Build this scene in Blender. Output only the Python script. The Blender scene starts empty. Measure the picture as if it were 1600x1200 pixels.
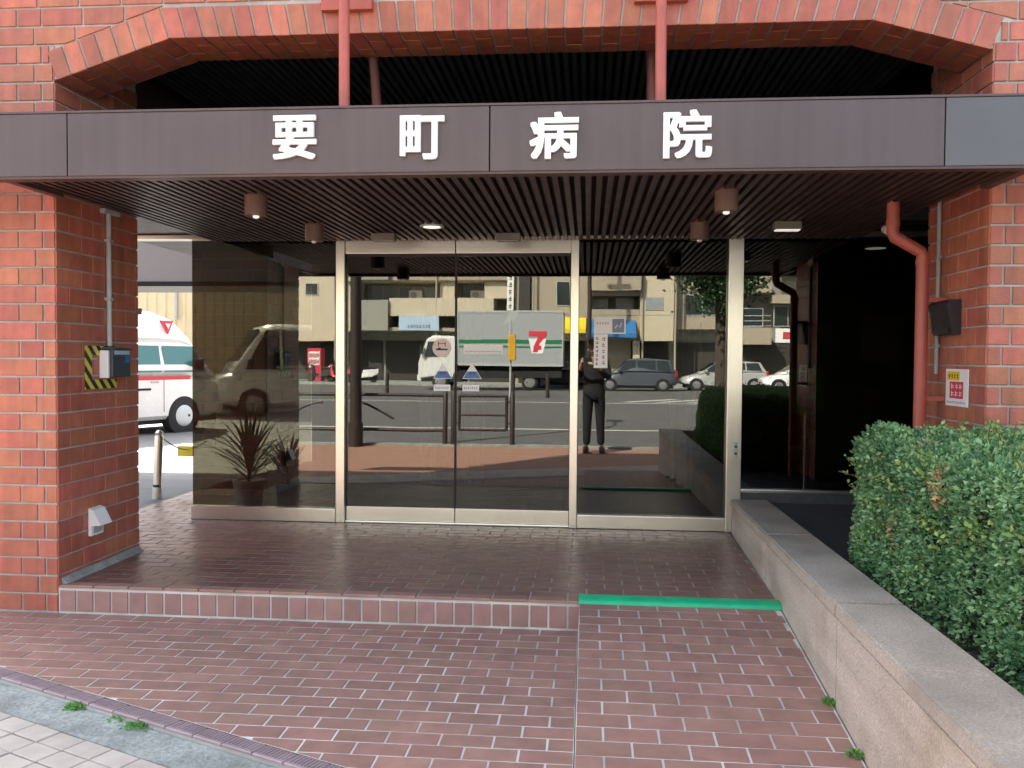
import bpy, bmesh, math, random
import numpy as np
from mathutils import Matrix, Vector
R = math.radians
random.seed(7); rng = np.random.default_rng(7)
sc = bpy.context.scene
COL = sc.collection

# ------------------------------------------------------------------ camera
CAM_H = 1.42
yaw, pitch, roll = R(5.0), R(-1.7), R(0.42)
FWD = Vector((-math.sin(yaw)*math.cos(pitch), math.cos(yaw)*math.cos(pitch), math.sin(pitch)))
RT0 = Vector((math.cos(yaw), math.sin(yaw), 0)); UP0 = RT0.cross(FWD)
RT = RT0*math.cos(roll) + UP0*math.sin(roll)
UP = UP0*math.cos(roll) - RT0*math.sin(roll)
cam_d = bpy.data.cameras.new('camera'); cam = bpy.data.objects.new('camera', cam_d); COL.objects.link(cam)
cam_d.sensor_width = 36; cam_d.lens = 36*1350/1600
cam_d.clip_start = 0.05; cam_d.clip_end = 900
m3 = Matrix((RT, UP, -FWD)).transposed()
cam.matrix_world = Matrix.Translation((0, 0, CAM_H)) @ m3.to_4x4()
sc.camera = cam
def project(p):
    d = Vector(p) - Vector((0, 0, CAM_H)); z = d.dot(FWD)
    if z < 0.05: return None
    return 800 + 1350*d.dot(RT)/z, 600 - 1350*d.dot(UP)/z, z

# ------------------------------------------------------------------ world, sun, exposure
SUN_EL, SUN_DIR = R(43), Vector((-0.6, 0.8, 0))
w = bpy.data.worlds.new('World'); sc.world = w; w.use_nodes = True
nt = w.node_tree; bg = nt.nodes['Background']
sky = nt.nodes.new('ShaderNodeTexSky'); sky.sky_type = 'NISHITA'; sky.sun_disc = False
sky.sun_elevation = SUN_EL; sky.sun_rotation = R(-36.9)
sky.air_density = 1.0; sky.dust_density = 3.0; sky.ozone_density = 0.6
hz_sky = nt.nodes.new('ShaderNodeHueSaturation'); hz_sky.inputs['Saturation'].default_value = .58   # hazy, milky sky
nt.links.new(sky.outputs[0], hz_sky.inputs['Color']); nt.links.new(hz_sky.outputs[0], bg.inputs[0]); bg.inputs[1].default_value = 0.118
sd = bpy.data.lights.new('sun', 'SUN'); sun = bpy.data.objects.new('sun', sd); COL.objects.link(sun)
sd.energy = 5.0; sd.angle = R(0.5); sd.color = (1.0, 0.94, 0.84)
S = (SUN_DIR*math.cos(SUN_EL) + Vector((0, 0, math.sin(SUN_EL)))).normalized()
sun.rotation_euler = (-S).to_track_quat('-Z', 'Y').to_euler()
sun.location = (-20, 30, 40)
vs = sc.view_settings
vs.view_transform = 'Standard'; vs.look = 'None'; vs.gamma = 1; vs.use_curve_mapping = False
vs.exposure = 2.6
sc.render.engine = 'CYCLES'
cy = sc.cycles
cy.use_denoising = True; cy.max_bounces = 10; cy.diffuse_bounces = 4; cy.glossy_bounces = 5
cy.transmission_bounces = 6; cy.transparent_max_bounces = 16; cy.sample_clamp_indirect = 6
cy.caustics_reflective = False; cy.caustics_refractive = False

# ------------------------------------------------------------------ materials
MATS = {}
def mat(name, col, rough=0.6, metal=0.0, spec=0.5, var=0.0, nscale=6.0, namt=0.15, bump=0.0, bscale=60.0, dirt=None, damt=0.0, dscale=1.3, coat=0.0, streak=0.0, sv=(16, 16, .9)):
    """base colour with per-piece variation, two-scale mottling, optional dirt tint and fine relief"""
    if name in MATS: return MATS[name]
    m = bpy.data.materials.new(name); m.use_nodes = True; MATS[name] = m
    t = m.node_tree; N = t.nodes; L = t.links; b = N['Principled BSDF']
    b.inputs['Roughness'].default_value = rough; b.inputs['Metallic'].default_value = metal
    b.inputs['Specular IOR Level'].default_value = spec
    if coat: b.inputs['Coat Weight'].default_value = coat; b.inputs['Coat Roughness'].default_value = 0.08
    geo = N.new('ShaderNodeNewGeometry')
    def noise(scale, detail=4):
        n = N.new('ShaderNodeTexNoise'); n.inputs['Scale'].default_value = scale; n.inputs['Detail'].default_value = detail
        L.new(geo.outputs['Position'], n.inputs['Vector']); return n
    hsv = N.new('ShaderNodeHueSaturation'); hsv.inputs['Color'].default_value = (*col, 1)
    val = None
    if namt:
        n = noise(nscale); mr = N.new('ShaderNodeMapRange'); mr.inputs['From Min'].default_value = .25; mr.inputs['From Max'].default_value = .75
        mr.inputs['To Min'].default_value = 1-namt; mr.inputs['To Max'].default_value = 1+namt
        L.new(n.outputs[0], mr.inputs[0]); val = mr.outputs[0]
    if var:
        oi = N.new('ShaderNodeObjectInfo'); ad = N.new('ShaderNodeMath'); ad.operation = 'ADD'
        L.new(oi.outputs['Random'], ad.inputs[0]); L.new(geo.outputs['Random Per Island'], ad.inputs[1])
        fr = N.new('ShaderNodeMath'); fr.operation = 'FRACT'; L.new(ad.outputs[0], fr.inputs[0])
        mr2 = N.new('ShaderNodeMapRange'); mr2.inputs['To Min'].default_value = 1-var; mr2.inputs['To Max'].default_value = 1+var
        L.new(fr.outputs[0], mr2.inputs[0])
        if val is not None:
            mu = N.new('ShaderNodeMath'); mu.operation = 'MULTIPLY'; L.new(val, mu.inputs[0]); L.new(mr2.outputs[0], mu.inputs[1]); val = mu.outputs[0]
        else: val = mr2.outputs[0]
        h = N.new('ShaderNodeMath'); h.operation = 'MULTIPLY'; h.inputs[1].default_value = 7.31; L.new(fr.outputs[0], h.inputs[0])
        h2 = N.new('ShaderNodeMath'); h2.operation = 'FRACT'; L.new(h.outputs[0], h2.inputs[0])
        mh = N.new('ShaderNodeMapRange'); mh.inputs['To Min'].default_value = .5-var*.06; mh.inputs['To Max'].default_value = .5+var*.06
        L.new(h2.outputs[0], mh.inputs[0]); L.new(mh.outputs[0], hsv.inputs['Hue'])
    if val is not None: L.new(val, hsv.inputs['Value'])
    out = hsv.outputs[0]
    if dirt:
        n = noise(dscale, 7); mr = N.new('ShaderNodeMapRange'); mr.inputs['From Min'].default_value = .42; mr.inputs['From Max'].default_value = .72
        mr.inputs['To Min'].default_value = 0; mr.inputs['To Max'].default_value = damt
        L.new(n.outputs[0], mr.inputs[0])
        mx = N.new('ShaderNodeMix'); mx.data_type = 'RGBA'; L.new(mr.outputs[0], mx.inputs[0]); L.new(out, mx.inputs[6]); mx.inputs[7].default_value = (*dirt, 1)
        out = mx.outputs[2]
    if streak:   # rain streaks running down the face
        vm_ = N.new('ShaderNodeVectorMath'); vm_.operation = 'MULTIPLY'; vm_.inputs[1].default_value = sv; L.new(geo.outputs['Position'], vm_.inputs[0])
        n = N.new('ShaderNodeTexNoise'); n.inputs['Scale'].default_value = 1.0; n.inputs['Detail'].default_value = 5; L.new(vm_.outputs[0], n.inputs['Vector'])
        mr = N.new('ShaderNodeMapRange'); mr.inputs['From Min'].default_value = .35; mr.inputs['From Max'].default_value = .75; mr.inputs['To Min'].default_value = 1+streak*.35; mr.inputs['To Max'].default_value = 1-streak
        L.new(n.outputs[0], mr.inputs[0]); hs = N.new('ShaderNodeHueSaturation'); L.new(mr.outputs[0], hs.inputs['Value']); L.new(out, hs.inputs['Color']); out = hs.outputs[0]
    L.new(out, b.inputs['Base Color'])
    if namt and not metal:
        n = noise(nscale*2.3); mr = N.new('ShaderNodeMapRange'); mr.inputs['To Min'].default_value = max(0, rough-.12); mr.inputs['To Max'].default_value = min(1, rough+.12)
        L.new(n.outputs[0], mr.inputs[0]); L.new(mr.outputs[0], b.inputs['Roughness'])
    if bump:
        n = noise(bscale, 5); bp = N.new('ShaderNodeBump'); bp.inputs['Strength'].default_value = bump; bp.inputs['Distance'].default_value = .01
        L.new(n.outputs[0], bp.inputs['Height']); L.new(bp.outputs[0], b.inputs['Normal'])
    return m
def emis(name, col, s):
    m = bpy.data.materials.new(name); m.use_nodes = True; MATS[name] = m; b = m.node_tree.nodes['Principled BSDF']
    b.inputs['Base Color'].default_value = (*col, 1); b.inputs['Emission Color'].default_value = (*col, 1); b.inputs['Emission Strength'].default_value = s
    return m
def glass(name, refl, tint, fac):
    """reflective solar-control glazing: a clean mirror coat over a body tint"""
    m = bpy.data.materials.new(name); m.use_nodes = True; MATS[name] = m
    t = m.node_tree; N = t.nodes; L = t.links; N.remove(N['Principled BSDF'])
    g = N.new('ShaderNodeBsdfGlossy'); g.inputs['Color'].default_value = (*refl, 1); g.inputs['Roughness'].default_value = 0.0
    tr = N.new('ShaderNodeBsdfTransparent'); tr.inputs['Color'].default_value = (*tint, 1)
    geo = N.new('ShaderNodeNewGeometry'); n = N.new('ShaderNodeTexNoise'); n.inputs['Scale'].default_value = 1.4; n.inputs['Detail'].default_value = 1
    L.new(geo.outputs['Position'], n.inputs['Vector'])
    bp = N.new('ShaderNodeBump'); bp.inputs['Strength'].default_value = .02; bp.inputs['Distance'].default_value = .02
    L.new(n.outputs[0], bp.inputs['Height']); L.new(bp.outputs[0], g.inputs['Normal'])
    lw = N.new('ShaderNodeLayerWeight'); lw.inputs['Blend'].default_value = .5; pw5 = N.new('ShaderNodeMath'); pw5.operation = 'POWER'; pw5.inputs[1].default_value = 5.0; L.new(lw.outputs['Facing'], pw5.inputs[0])
    mr = N.new('ShaderNodeMapRange'); mr.inputs['To Min'].default_value = fac; mr.inputs['To Max'].default_value = 1.0
    L.new(pw5.outputs[0], mr.inputs[0])
    mx = N.new('ShaderNodeMixShader'); L.new(mr.outputs[0], mx.inputs[0]); L.new(tr.outputs[0], mx.inputs[1]); L.new(g.outputs[0], mx.inputs[2])
    L.new(mx.outputs[0], N['Material Output'].inputs[0])
    return m
def stripes(name, c1, c2, freq, axis=(0, 1, 1), rough=.5):
    m = bpy.data.materials.new(name); m.use_nodes = True; MATS[name] = m
    t = m.node_tree; N = t.nodes; L = t.links; b = N['Principled BSDF']; b.inputs['Roughness'].default_value = rough
    geo = N.new('ShaderNodeNewGeometry'); d = N.new('ShaderNodeVectorMath'); d.operation = 'DOT_PRODUCT'; d.inputs[1].default_value = axis
    L.new(geo.outputs['Position'], d.inputs[0])
    mu = N.new('ShaderNodeMath'); mu.operation = 'MULTIPLY'; mu.inputs[1].default_value = freq; L.new(d.outputs['Value'], mu.inputs[0])
    fr = N.new('ShaderNodeMath'); fr.operation = 'FRACT'; L.new(mu.outputs[0], fr.inputs[0])
    gt = N.new('ShaderNodeMath'); gt.operation = 'GREATER_THAN'; gt.inputs[1].default_value = .5; L.new(fr.outputs[0], gt.inputs[0])
    mx = N.new('ShaderNodeMix'); mx.data_type = 'RGBA'; L.new(gt.outputs[0], mx.inputs[0]); mx.inputs[6].default_value = (*c1, 1); mx.inputs[7].default_value = (*c2, 1)
    L.new(mx.outputs[2], b.inputs['Base Color']); return m
def brickmat(name, c1, c2, mortar, bw, rh, axis='XZ'):
    m = bpy.data.materials.new(name); m.use_nodes = True; MATS[name] = m
    t = m.node_tree; N = t.nodes; L = t.links; b = N['Principled BSDF']; b.inputs['Roughness'].default_value = .7
    geo = N.new('ShaderNodeNewGeometry'); sx = N.new('ShaderNodeSeparateXYZ'); cx = N.new('ShaderNodeCombineXYZ')
    L.new(geo.outputs['Position'], sx.inputs[0]); L.new(sx.outputs[axis[0]], cx.inputs[0]); L.new(sx.outputs[axis[1]], cx.inputs[1])
    br = N.new('ShaderNodeTexBrick'); br.inputs['Scale'].default_value = 1; br.inputs['Brick Width'].default_value = bw; br.inputs['Row Height'].default_value = rh
    br.inputs['Mortar Size'].default_value = .005; br.inputs['Color1'].default_value = (*c1, 1); br.inputs['Color2'].default_value = (*c2, 1); br.inputs['Mortar'].default_value = (*mortar, 1)
    L.new(cx.outputs[0], br.inputs[0]); L.new(br.outputs[0], b.inputs['Base Color']); return m

M = dict(
 brick=mat('brick_tile', (.47, .148, .088), .46, spec=.45, var=.16, nscale=14, namt=.16, bump=.25, bscale=90, dirt=(.25, .085, .062), damt=.45, dscale=2.0, streak=.22),
 mortar=mat('mortar', (.46, .45, .42), .9, nscale=9, namt=.2, bump=.3, bscale=140, dirt=(.24, .22, .19), damt=.5),
 tile=mat('floor_tile', (.34, .190, .150), .52, spec=.4, var=.11, nscale=10, namt=.16, bump=.15, bscale=120, dirt=(.24, .15, .125), damt=.5, dscale=1.1),
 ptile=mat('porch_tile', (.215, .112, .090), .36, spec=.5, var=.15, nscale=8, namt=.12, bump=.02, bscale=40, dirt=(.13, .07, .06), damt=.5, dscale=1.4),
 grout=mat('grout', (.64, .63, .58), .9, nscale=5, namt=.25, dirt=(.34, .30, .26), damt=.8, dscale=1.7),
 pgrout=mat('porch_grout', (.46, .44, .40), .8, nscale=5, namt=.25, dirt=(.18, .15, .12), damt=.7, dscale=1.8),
 fascia=mat('fascia_metal', (.090, .064, .064), .40, spec=.5, nscale=1.3, namt=.05, dirt=(.068, .052, .053), damt=.35, dscale=3.0, streak=.16),
 fascia2=mat('fascia_metal_end', (.100, .100, .103), .40, spec=.5, nscale=1.3, namt=.05, dirt=(.080, .082, .084), damt=.35, dscale=3.0),
 trim=mat('trim_brown', (.085, .048, .040), .5, nscale=4, namt=.15),
 slat=mat('slat_brown', (.060, .040, .036), .5, var=.18, nscale=3, namt=.12),
 slat2=mat('slat_dark', (.085, .09, .105), .6, var=.15, nscale=3, namt=.12),
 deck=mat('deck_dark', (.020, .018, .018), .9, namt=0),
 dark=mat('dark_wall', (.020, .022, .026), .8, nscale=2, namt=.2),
 white=mat('white_paint', (.86, .86, .84), .4, nscale=3, namt=.03),
 steel=mat('brushed_steel', (.80, .76, .66), .30, metal=1.0, nscale=3, namt=.06),
 redpipe=mat('red_pipe_paint', (.44, .105, .075), .45, nscale=9, namt=.10, dirt=(.30, .07, .05), damt=.4, dscale=5),
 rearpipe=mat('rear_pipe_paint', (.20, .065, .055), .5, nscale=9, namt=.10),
 grey=mat('conduit_grey', (.42, .44, .44), .5, nscale=8, namt=.08),
 black=mat('black_plastic', (.018, .018, .02), .5, nscale=8, namt=.1),
 blue=mat('blue_print', (.03, .16, .42), .5, namt=0),
 yellow=mat('yellow_print', (.75, .55, .02), .5, namt=0),
 red=mat('red_print', (.62, .04, .07), .5, namt=0),
 green=mat('green_tape', (.015, .50, .22), .35, nscale=10, namt=.10, dirt=(.03, .36, .20), damt=.5, dscale=7),
 granite=mat('granite', (.54, .46, .385), .55, nscale=130, namt=.38, bump=.25, bscale=180, dirt=(.27, .185, .115), damt=.6, dscale=2.6, streak=.20, sv=(2, .9, 11)),
 granite_top=mat('granite_coping', (.45, .385, .32), .55, nscale=130, namt=.38, bump=.25, bscale=180, dirt=(.22, .19, .16), damt=.75, dscale=2.5),
 slate=mat('dark_stone', (.055, .058, .06), .6, nscale=20, namt=.25, bump=.15),
 soil=mat('soil', (.06, .045, .032), .95, nscale=20, namt=.4, bump=.6, bscale=40),
 concrete=mat('concrete', (.34, .365, .34), .9, nscale=45, namt=.30, bump=.8, bscale=70, dirt=(.17, .19, .17), damt=.85, dscale=5),
 kerbtile=mat('kerb_tile', (.33, .245, .255), .5, var=.08, nscale=10, namt=.15, dirt=(.24, .19, .18), damt=.4, dscale=3),
 paver=mat('pale_paver', (.47, .42, .36), .8, var=.10, nscale=12, namt=.12, bump=.2, bscale=110, dirt=(.34, .29, .26), damt=.4, dscale=2.5),
 asphalt=mat('asphalt', (.115, .115, .110), .85, nscale=3, namt=.2, bump=.3, bscale=90),
 roadpaint=mat('road_paint', (.62, .62, .58), .7, nscale=12, namt=.15),
 yard=mat('yard_concrete', (.17, .18, .185), .8, nscale=4, namt=.15),
 ground=mat('ground', (.20, .19, .17), .9, nscale=.5, namt=.2),
 pane=glass('bronze_glass', (.96, .96, .90), (.37, .375, .36), .105),
 clearglass=glass('clear_glass', (.9, .9, .9), (.84, .82, .72), .03),
)
M['brickwall'] = brickmat('brick_wall_far', (.43, .115, .07), (.38, .10, .062), (.4, .39, .36), .236, .1)

# ------------------------------------------------------------------ mesh helpers
class MB:
    def __init__(s): s.v = []; s.f = []
    def add(s, vs_, fs): o = len(s.v); s.v += [tuple(p) for p in vs_]; s.f += [tuple(i+o for i in f) for f in fs]; return s
    def box(s, x0, x1, y0, y1, z0, z1, c=0.0):
        if x0 > x1: x0, x1 = x1, x0
        if y0 > y1: y0, y1 = y1, y0
        if z0 > z1: z0, z1 = z1, z0
        if c <= 0:
            return s.add([(x0,y0,z0),(x1,y0,z0),(x1,y1,z0),(x0,y1,z0),(x0,y0,z1),(x1,y0,z1),(x1,y1,z1),(x0,y1,z1)],
                         [(0,3,2,1),(4,5,6,7),(0,1,5,4),(1,2,6,5),(2,3,7,6),(3,0,4,7)])
        bm = bmesh.new(); bmesh.ops.create_cube(bm, size=1)
        for v in bm.verts: v.co = Vector(((x0+x1)/2+v.co.x*(x1-x0), (y0+y1)/2+v.co.y*(y1-y0), (z0+z1)/2+v.co.z*(z1-z0)))
        bmesh.ops.bevel(bm, geom=bm.edges[:], offset=c, segments=2, affect='EDGES', profile=.6)
        bm.verts.index_update(); s.add([v.co[:] for v in bm.verts], [[v.index for v in f.verts] for f in bm.faces]); bm.free(); return s
    def tube(s, pts, r, n=12, caps=True):
        pts = [Vector(p) for p in pts]; rs = r if isinstance(r, (list, tuple)) else [r]*len(pts); o = len(s.v); prev = None
        for i, p in enumerate(pts):
            d = (pts[min(i+1, len(pts)-1)] - pts[max(i-1, 0)]).normalized()
            a = (prev - d*prev.dot(d)).normalized() if prev is not None else d.orthogonal().normalized()
            prev = a; b = d.cross(a)
            k = 1.0
            if 0 < i < len(pts)-1:
                c_ = (pts[i]-pts[i-1]).normalized().dot(d); k = 1/max(c_, .5)
            for j in range(n):
                t = 2*math.pi*j/n; s.v.append(tuple(p + (a*math.cos(t)+b*math.sin(t))*rs[i]))
        for i in range(len(pts)-1):
            for j in range(n):
                q = o+i*n; s.f.append((q+j, q+(j+1) % n, q+n+(j+1) % n, q+n+j))
        if caps: s.f.append(tuple(o+j for j in range(n-1, -1, -1))); s.f.append(tuple(o+(len(pts)-1)*n+j for j in range(n)))
        return s
    def lathe(s, prof, cx, cy, n=20):
        o = len(s.v)
        for r, z in prof:
            for j in range(n): t = 2*math.pi*j/n; s.v.append((cx+r*math.cos(t), cy+r*math.sin(t), z))
        for i in range(len(prof)-1):
            for j in range(n): q = o+i*n; s.f.append((q+j, q+(j+1) % n, q+n+(j+1) % n, q+n+j))
        s.f.append(tuple(o+j for j in range(n-1, -1, -1))); s.f.append(tuple(o+(len(prof)-1)*n+j for j in range(n))); return s
    def prism(s, poly, axis, a, b):
        """poly of 2D points extruded along axis 'X','Y' or 'Z' from a to b"""
        def P(u, v, t): return {'X': (t, u, v), 'Y': (u, t, v), 'Z': (u, v, t)}[axis]
        n = len(poly); vs_ = [P(u, v, a) for u, v in poly] + [P(u, v, b) for u, v in poly]
        ar = sum(poly[i][0]*poly[(i+1) % n][1]-poly[(i+1) % n][0]*poly[i][1] for i in range(n))
        fl = (ar > 0) ^ (b < a) ^ (axis == 'Y')
        fs = [tuple(range(n-1, -1, -1)), tuple(range(n, 2*n))] + [(i, (i+1) % n, n+(i+1) % n, n+i) for i in range(n)]
        if not fl: fs = [tuple(reversed(f)) for f in fs]
        return s.add(vs_, fs)
    def hull(s, secs):
        """loft of equal-length closed sections with end caps"""
        n = len(secs[0]); o = len(s.v)
        for q in secs: s.v += [tuple(p) for p in q]
        for i in range(len(secs)-1):
            for j in range(n): a = o+i*n; s.f.append((a+j, a+(j+1) % n, a+n+(j+1) % n, a+n+j))
        s.f.append(tuple(o+j for j in range(n-1, -1, -1))); s.f.append(tuple(o+(len(secs)-1)*n+j for j in range(n))); return s
    def mesh(s, name):
        me = bpy.data.meshes.new(name); me.from_pydata(s.v, [], s.f); me.update()
        return me
    def build(s, name, material, parent=None, smooth=False, local=False, **tags):
        me = s.mesh(name); me.materials.append(material)
        bm = bmesh.new(); bm.from_mesh(me); bmesh.ops.recalc_face_normals(bm, faces=bm.faces[:]); bm.to_mesh(me); bm.free()
        if smooth: me.shade_smooth() if hasattr(me, 'shade_smooth') else None
        return link(name, me, parent, local, **tags)
def link(name, data, parent=None, local=False, mw=None, **tags):
    o = bpy.data.objects.new(name, data); COL.objects.link(o)
    if parent is not None:
        o.parent = parent
        if not local: o.matrix_parent_inverse = WORLD.get(parent.name, Matrix()).inverted()
    if mw is not None: o.matrix_basis = mw
    for k, v in tags.items():
        if v is not None: o['category' if k == 'cat' else k] = v
    return o
WORLD = {}
def thing(name, label, cat, loc=(0, 0, 0), rz=0, group=None):
    o = link(name, None, label=label, cat=cat, group=group)
    o.location = loc; o.rotation_euler = (0, 0, rz); o.empty_display_size = .1
    WORLD[o.name] = Matrix.Translation(loc) @ Matrix.Rotation(rz, 4, 'Z')
    return o
def smooth_by_angle(o, deg=40):
    me = o.data; me.shade_smooth(); me.set_sharp_from_angle(angle=R(deg)); return o

def clip(poly, a, b, c):
    """keep the part of a convex polygon where a*u + b*v <= c"""
    out = []; n = len(poly)
    for i in range(n):
        p, q = poly[i], poly[(i+1) % n]; dp = a*p[0]+b*p[1]-c; dq = a*q[0]+b*q[1]-c
        if dp <= 0: out.append(p)
        if dp*dq < 0: t = dp/(dp-dq); out.append((p[0]+(q[0]-p[0])*t, p[1]+(q[1]-p[1])*t))
    return out
def area(p): return abs(sum(p[i][0]*p[(i+1) % len(p)][1]-p[(i+1) % len(p)][0]*p[i][1] for i in range(len(p))))/2 if len(p) > 2 else 0
def rect(u0, v0, u1, v1): return [(u0, v0), (u1, v0), (u1, v1), (u0, v1)]
def frame(o, U, V):
    U = Vector(U).normalized(); V = Vector(V).normalized(); N = U.cross(V)
    m = Matrix((U, V, N)).transposed().to_4x4(); m.translation = Vector(o); return m
def tile_vf(poly, th, ch):
    if sum(poly[i][0]*poly[(i+1) % len(poly)][1]-poly[(i+1) % len(poly)][0]*poly[i][1] for i in range(len(poly))) < 0: poly = poly[::-1]
    n = len(poly); cu = sum(p[0] for p in poly)/n; cv = sum(p[1] for p in poly)/n
    ins = []
    for u, v in poly:
        du, dv = cu-u, cv-v; ins.append((u+math.copysign(min(ch, abs(du)*.4), du), v+math.copysign(min(ch, abs(dv)*.4), dv)))
    vs_ = [(u, v, 0) for u, v in poly]+[(u, v, th-ch) for u, v in poly]+[(u, v, th) for u, v in ins]
    fs = [(i, (i+1) % n, n+(i+1) % n, n+i) for i in range(n)]+[(n+i, n+(i+1) % n, 2*n+(i+1) % n, 2*n+i) for i in range(n)]+[tuple(range(2*n, 3*n))]
    return vs_, fs
SHARED = {}
def pieces(parent, name, material, F, polys, th=.008, ch=.002, cap=300, tilt=.004, lift=.0012):
    polys = [p for p in polys if len(p) > 2 and area(p) > 3e-4]
    def score(p):
        c = F @ Vector((sum(q[0] for q in p)/len(p), sum(q[1] for q in p)/len(p), th)); s = project(c)
        if s is None: return -1
        inside = -40 < s[0] < 1640 and -40 < s[1] < 1240
        return area(p)/s[2]**2*(1 if inside else .001)
    polys.sort(key=score, reverse=True)
    for p in polys[:cap]:
        us = [q[0] for q in p]; vv = [q[1] for q in p]; c = ((min(us)+max(us))/2, (min(vv)+max(vv))/2)
        loc_p = [(q[0]-c[0], q[1]-c[1]) for q in p]
        key = (name, material.name, round(th, 4), tuple((round(a, 3), round(b, 3)) for a, b in loc_p))
        me = SHARED.get(key)
        if me is None:
            me = bpy.data.meshes.new(name); v, f = tile_vf(loc_p, th, ch); me.from_pydata(v, [], f); me.materials.append(material); SHARED[key] = me
        mw = F @ Matrix.Translation((c[0], c[1], random.uniform(-lift, lift))) @ Matrix.Rotation(random.uniform(-tilt, tilt), 4, 'X') @ Matrix.Rotation(random.uniform(-tilt, tilt), 4, 'Y')
        link(name, me, parent, mw=mw)
    rest = polys[cap:]
    if rest:
        mb = MB()
        for p in rest:
            v, f = tile_vf(p, th+random.uniform(-lift, lift), ch); mb.add([F @ Vector(q) for q in v], f)
        mb.build(name+'_field', material, parent, kind='stuff')
def text_mesh(body, size, extrude, offset=0.0):
    cu = bpy.data.curves.new('txt', 'FONT'); cu.body = body; cu.size = size; cu.extrude = extrude; cu.offset = offset
    cu.align_x = 'CENTER'; cu.align_y = 'CENTER'; cu.resolution_u = 4
    o = bpy.data.objects.new('txt', cu); COL.objects.link(o)
    dg = bpy.context.evaluated_depsgraph_get(); me = bpy.data.meshes.new_from_object(o.evaluated_get(dg))
    bpy.data.objects.remove(o); me.materials.clear(); return me

# ================================================================== the setting: ground, road, pavements
def struct(mb, name, m, label=None):
    return mb.build(name, m, kind='structure', label=label)
struct(MB().box(-400, 400, -400, 400, -.6, -.17), 'ground', M['ground'], 'dull brown ground reaching to the horizon')
struct(MB().box(-120, 120, -34, -1.15, -.3, -.12), 'road', M['asphalt'], 'wide grey asphalt avenue in front of the hospital')
struct(MB().box(-120, 120, -39.5, -34, -.3, 0.0), 'far_sidewalk', M['concrete'], 'grey pavement along the far side of the avenue')
for i, (yy, lab) in enumerate(((-5.7, 'white lane line in the near carriageway'), (-17.2, 'white line along the near side of the median'))):
    struct(MB().box(-70, 70, yy-.075, yy+.075, -.119, -.114), 'lane_line', M['roadpaint'], lab)
for k in range(8):
    mb = MB(); x = 1.2+k*1.15
    mb.prism([(x, -18.0), (x+.45, -18.0), (x+2.4, -20.6), (x+1.95, -20.6)], 'Z', -.119, -.114)
    struct(mb, 'hatch_marking', M['roadpaint'], 'white diagonal hatch stripe on the median').__setitem__('group', 'hatch stripes')
struct(MB().prism([(5.4, -.3), (5.4, .135), (8.6, .135), (11.8, 0), (30, 0), (30, -.3)], 'X', -14, -3.692), 'driveway', M['yard'], 'pale concrete driveway and yard beside the hospital')

# kerb geometry: the brick forecourt ends on a slanting line
KX0 = -4.6; KY0 = 3.69-.43*(KX0+2.66)
KU = Vector((1, -.43, 0)).normalized(); KV = Vector((-KU.y, KU.x, 0)); KL = 8.0
def kline(x, off=0.0): return KY0-.43*(x-KX0)-off/KU.x
def kp(s, t): p = Vector((KX0, KY0, 0))+KU*s+KV*t; return (p.x, p.y)
# public sidewalk with pale pavers
sw = struct(MB().prism([kp(0, -.27), kp(KL, -.27), (30, kline(2.7)-.3), (30, -.98), (-40, -.98), (-40, kp(0, -.27)[1])], 'Z', -.3, -.034), 'sidewalk', brickmat('paver_field', (.40, .215, .15), (.36, .19, .135), (.27, .20, .165), .2, .1, 'XY'), 'pale pink paved sidewalk in front of the forecourt')
pol = []
for r in range(7):
    for c in range(-1, 42):
        u0 = 1.0+c*.15; pol.append(rect(u0+.003, -.27-(r+1)*.1+.003, u0+.147, -.27-r*.1-.003))
pieces(sw, 'paver', M['paver'], frame((KX0, KY0, -.035), KU, KV), pol, th=.012, ch=.003, tilt=.006, lift=.0015)
# concrete gutter
struct(MB().prism([kp(0, -.088), kp(KL, -.088), kp(KL, -.267), kp(0, -.267)], 'Z', -.3, -.026), 'gutter', M['concrete'], 'weathered concrete gutter strip between kerb tiles and sidewalk')
struct(MB().box(-60, 60, -1.15, -.98, -.3, .0), 'street_kerb', M['concrete'], 'concrete kerb at the edge of the avenue')
# ribbed kerb tiles
kb = struct(MB().prism([kp(0, -.002), kp(KL, -.002), kp(KL, -.084), kp(0, -.084)], 'Z', -.3, -.012), 'tile_kerb', M['mortar'], 'narrow edging of ribbed mauve tiles along the forecourt')
kme = MB(); kme.add(*tile_vf(rect(-.0715, -.036, .0715, .038), .006, .002)); kme.add(*[[(q[0], q[1], q[2]) for q in tile_vf(rect(-.0725, -.042, .0725, -.0265), .012, .004)[0]], tile_vf(rect(-.0725, -.042, .0725, -.0265), .012, .004)[1]])
for j in range(9): v_, f_ = tile_vf(rect(-.068+j*.0158, -.024, -.0585+j*.0158, .036), .0045, .0015); kme.add([(q[0], q[1], q[2]+.0055) for q in v_], f_)
kmesh = kme.mesh('kerb_tile'); kmesh.materials.append(M['kerbtile'])
for i in range(int(KL/.15)):
    F = frame((KX0, KY0, -.012), KU, KV)
    link('kerb_tile', kmesh, kb, mw=F @ Matrix.Translation((.075+i*.15, -.043, random.uniform(-.001, .001))) @ Matrix.Rotation(random.uniform(-.006, .006), 4, 'Z'))

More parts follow.
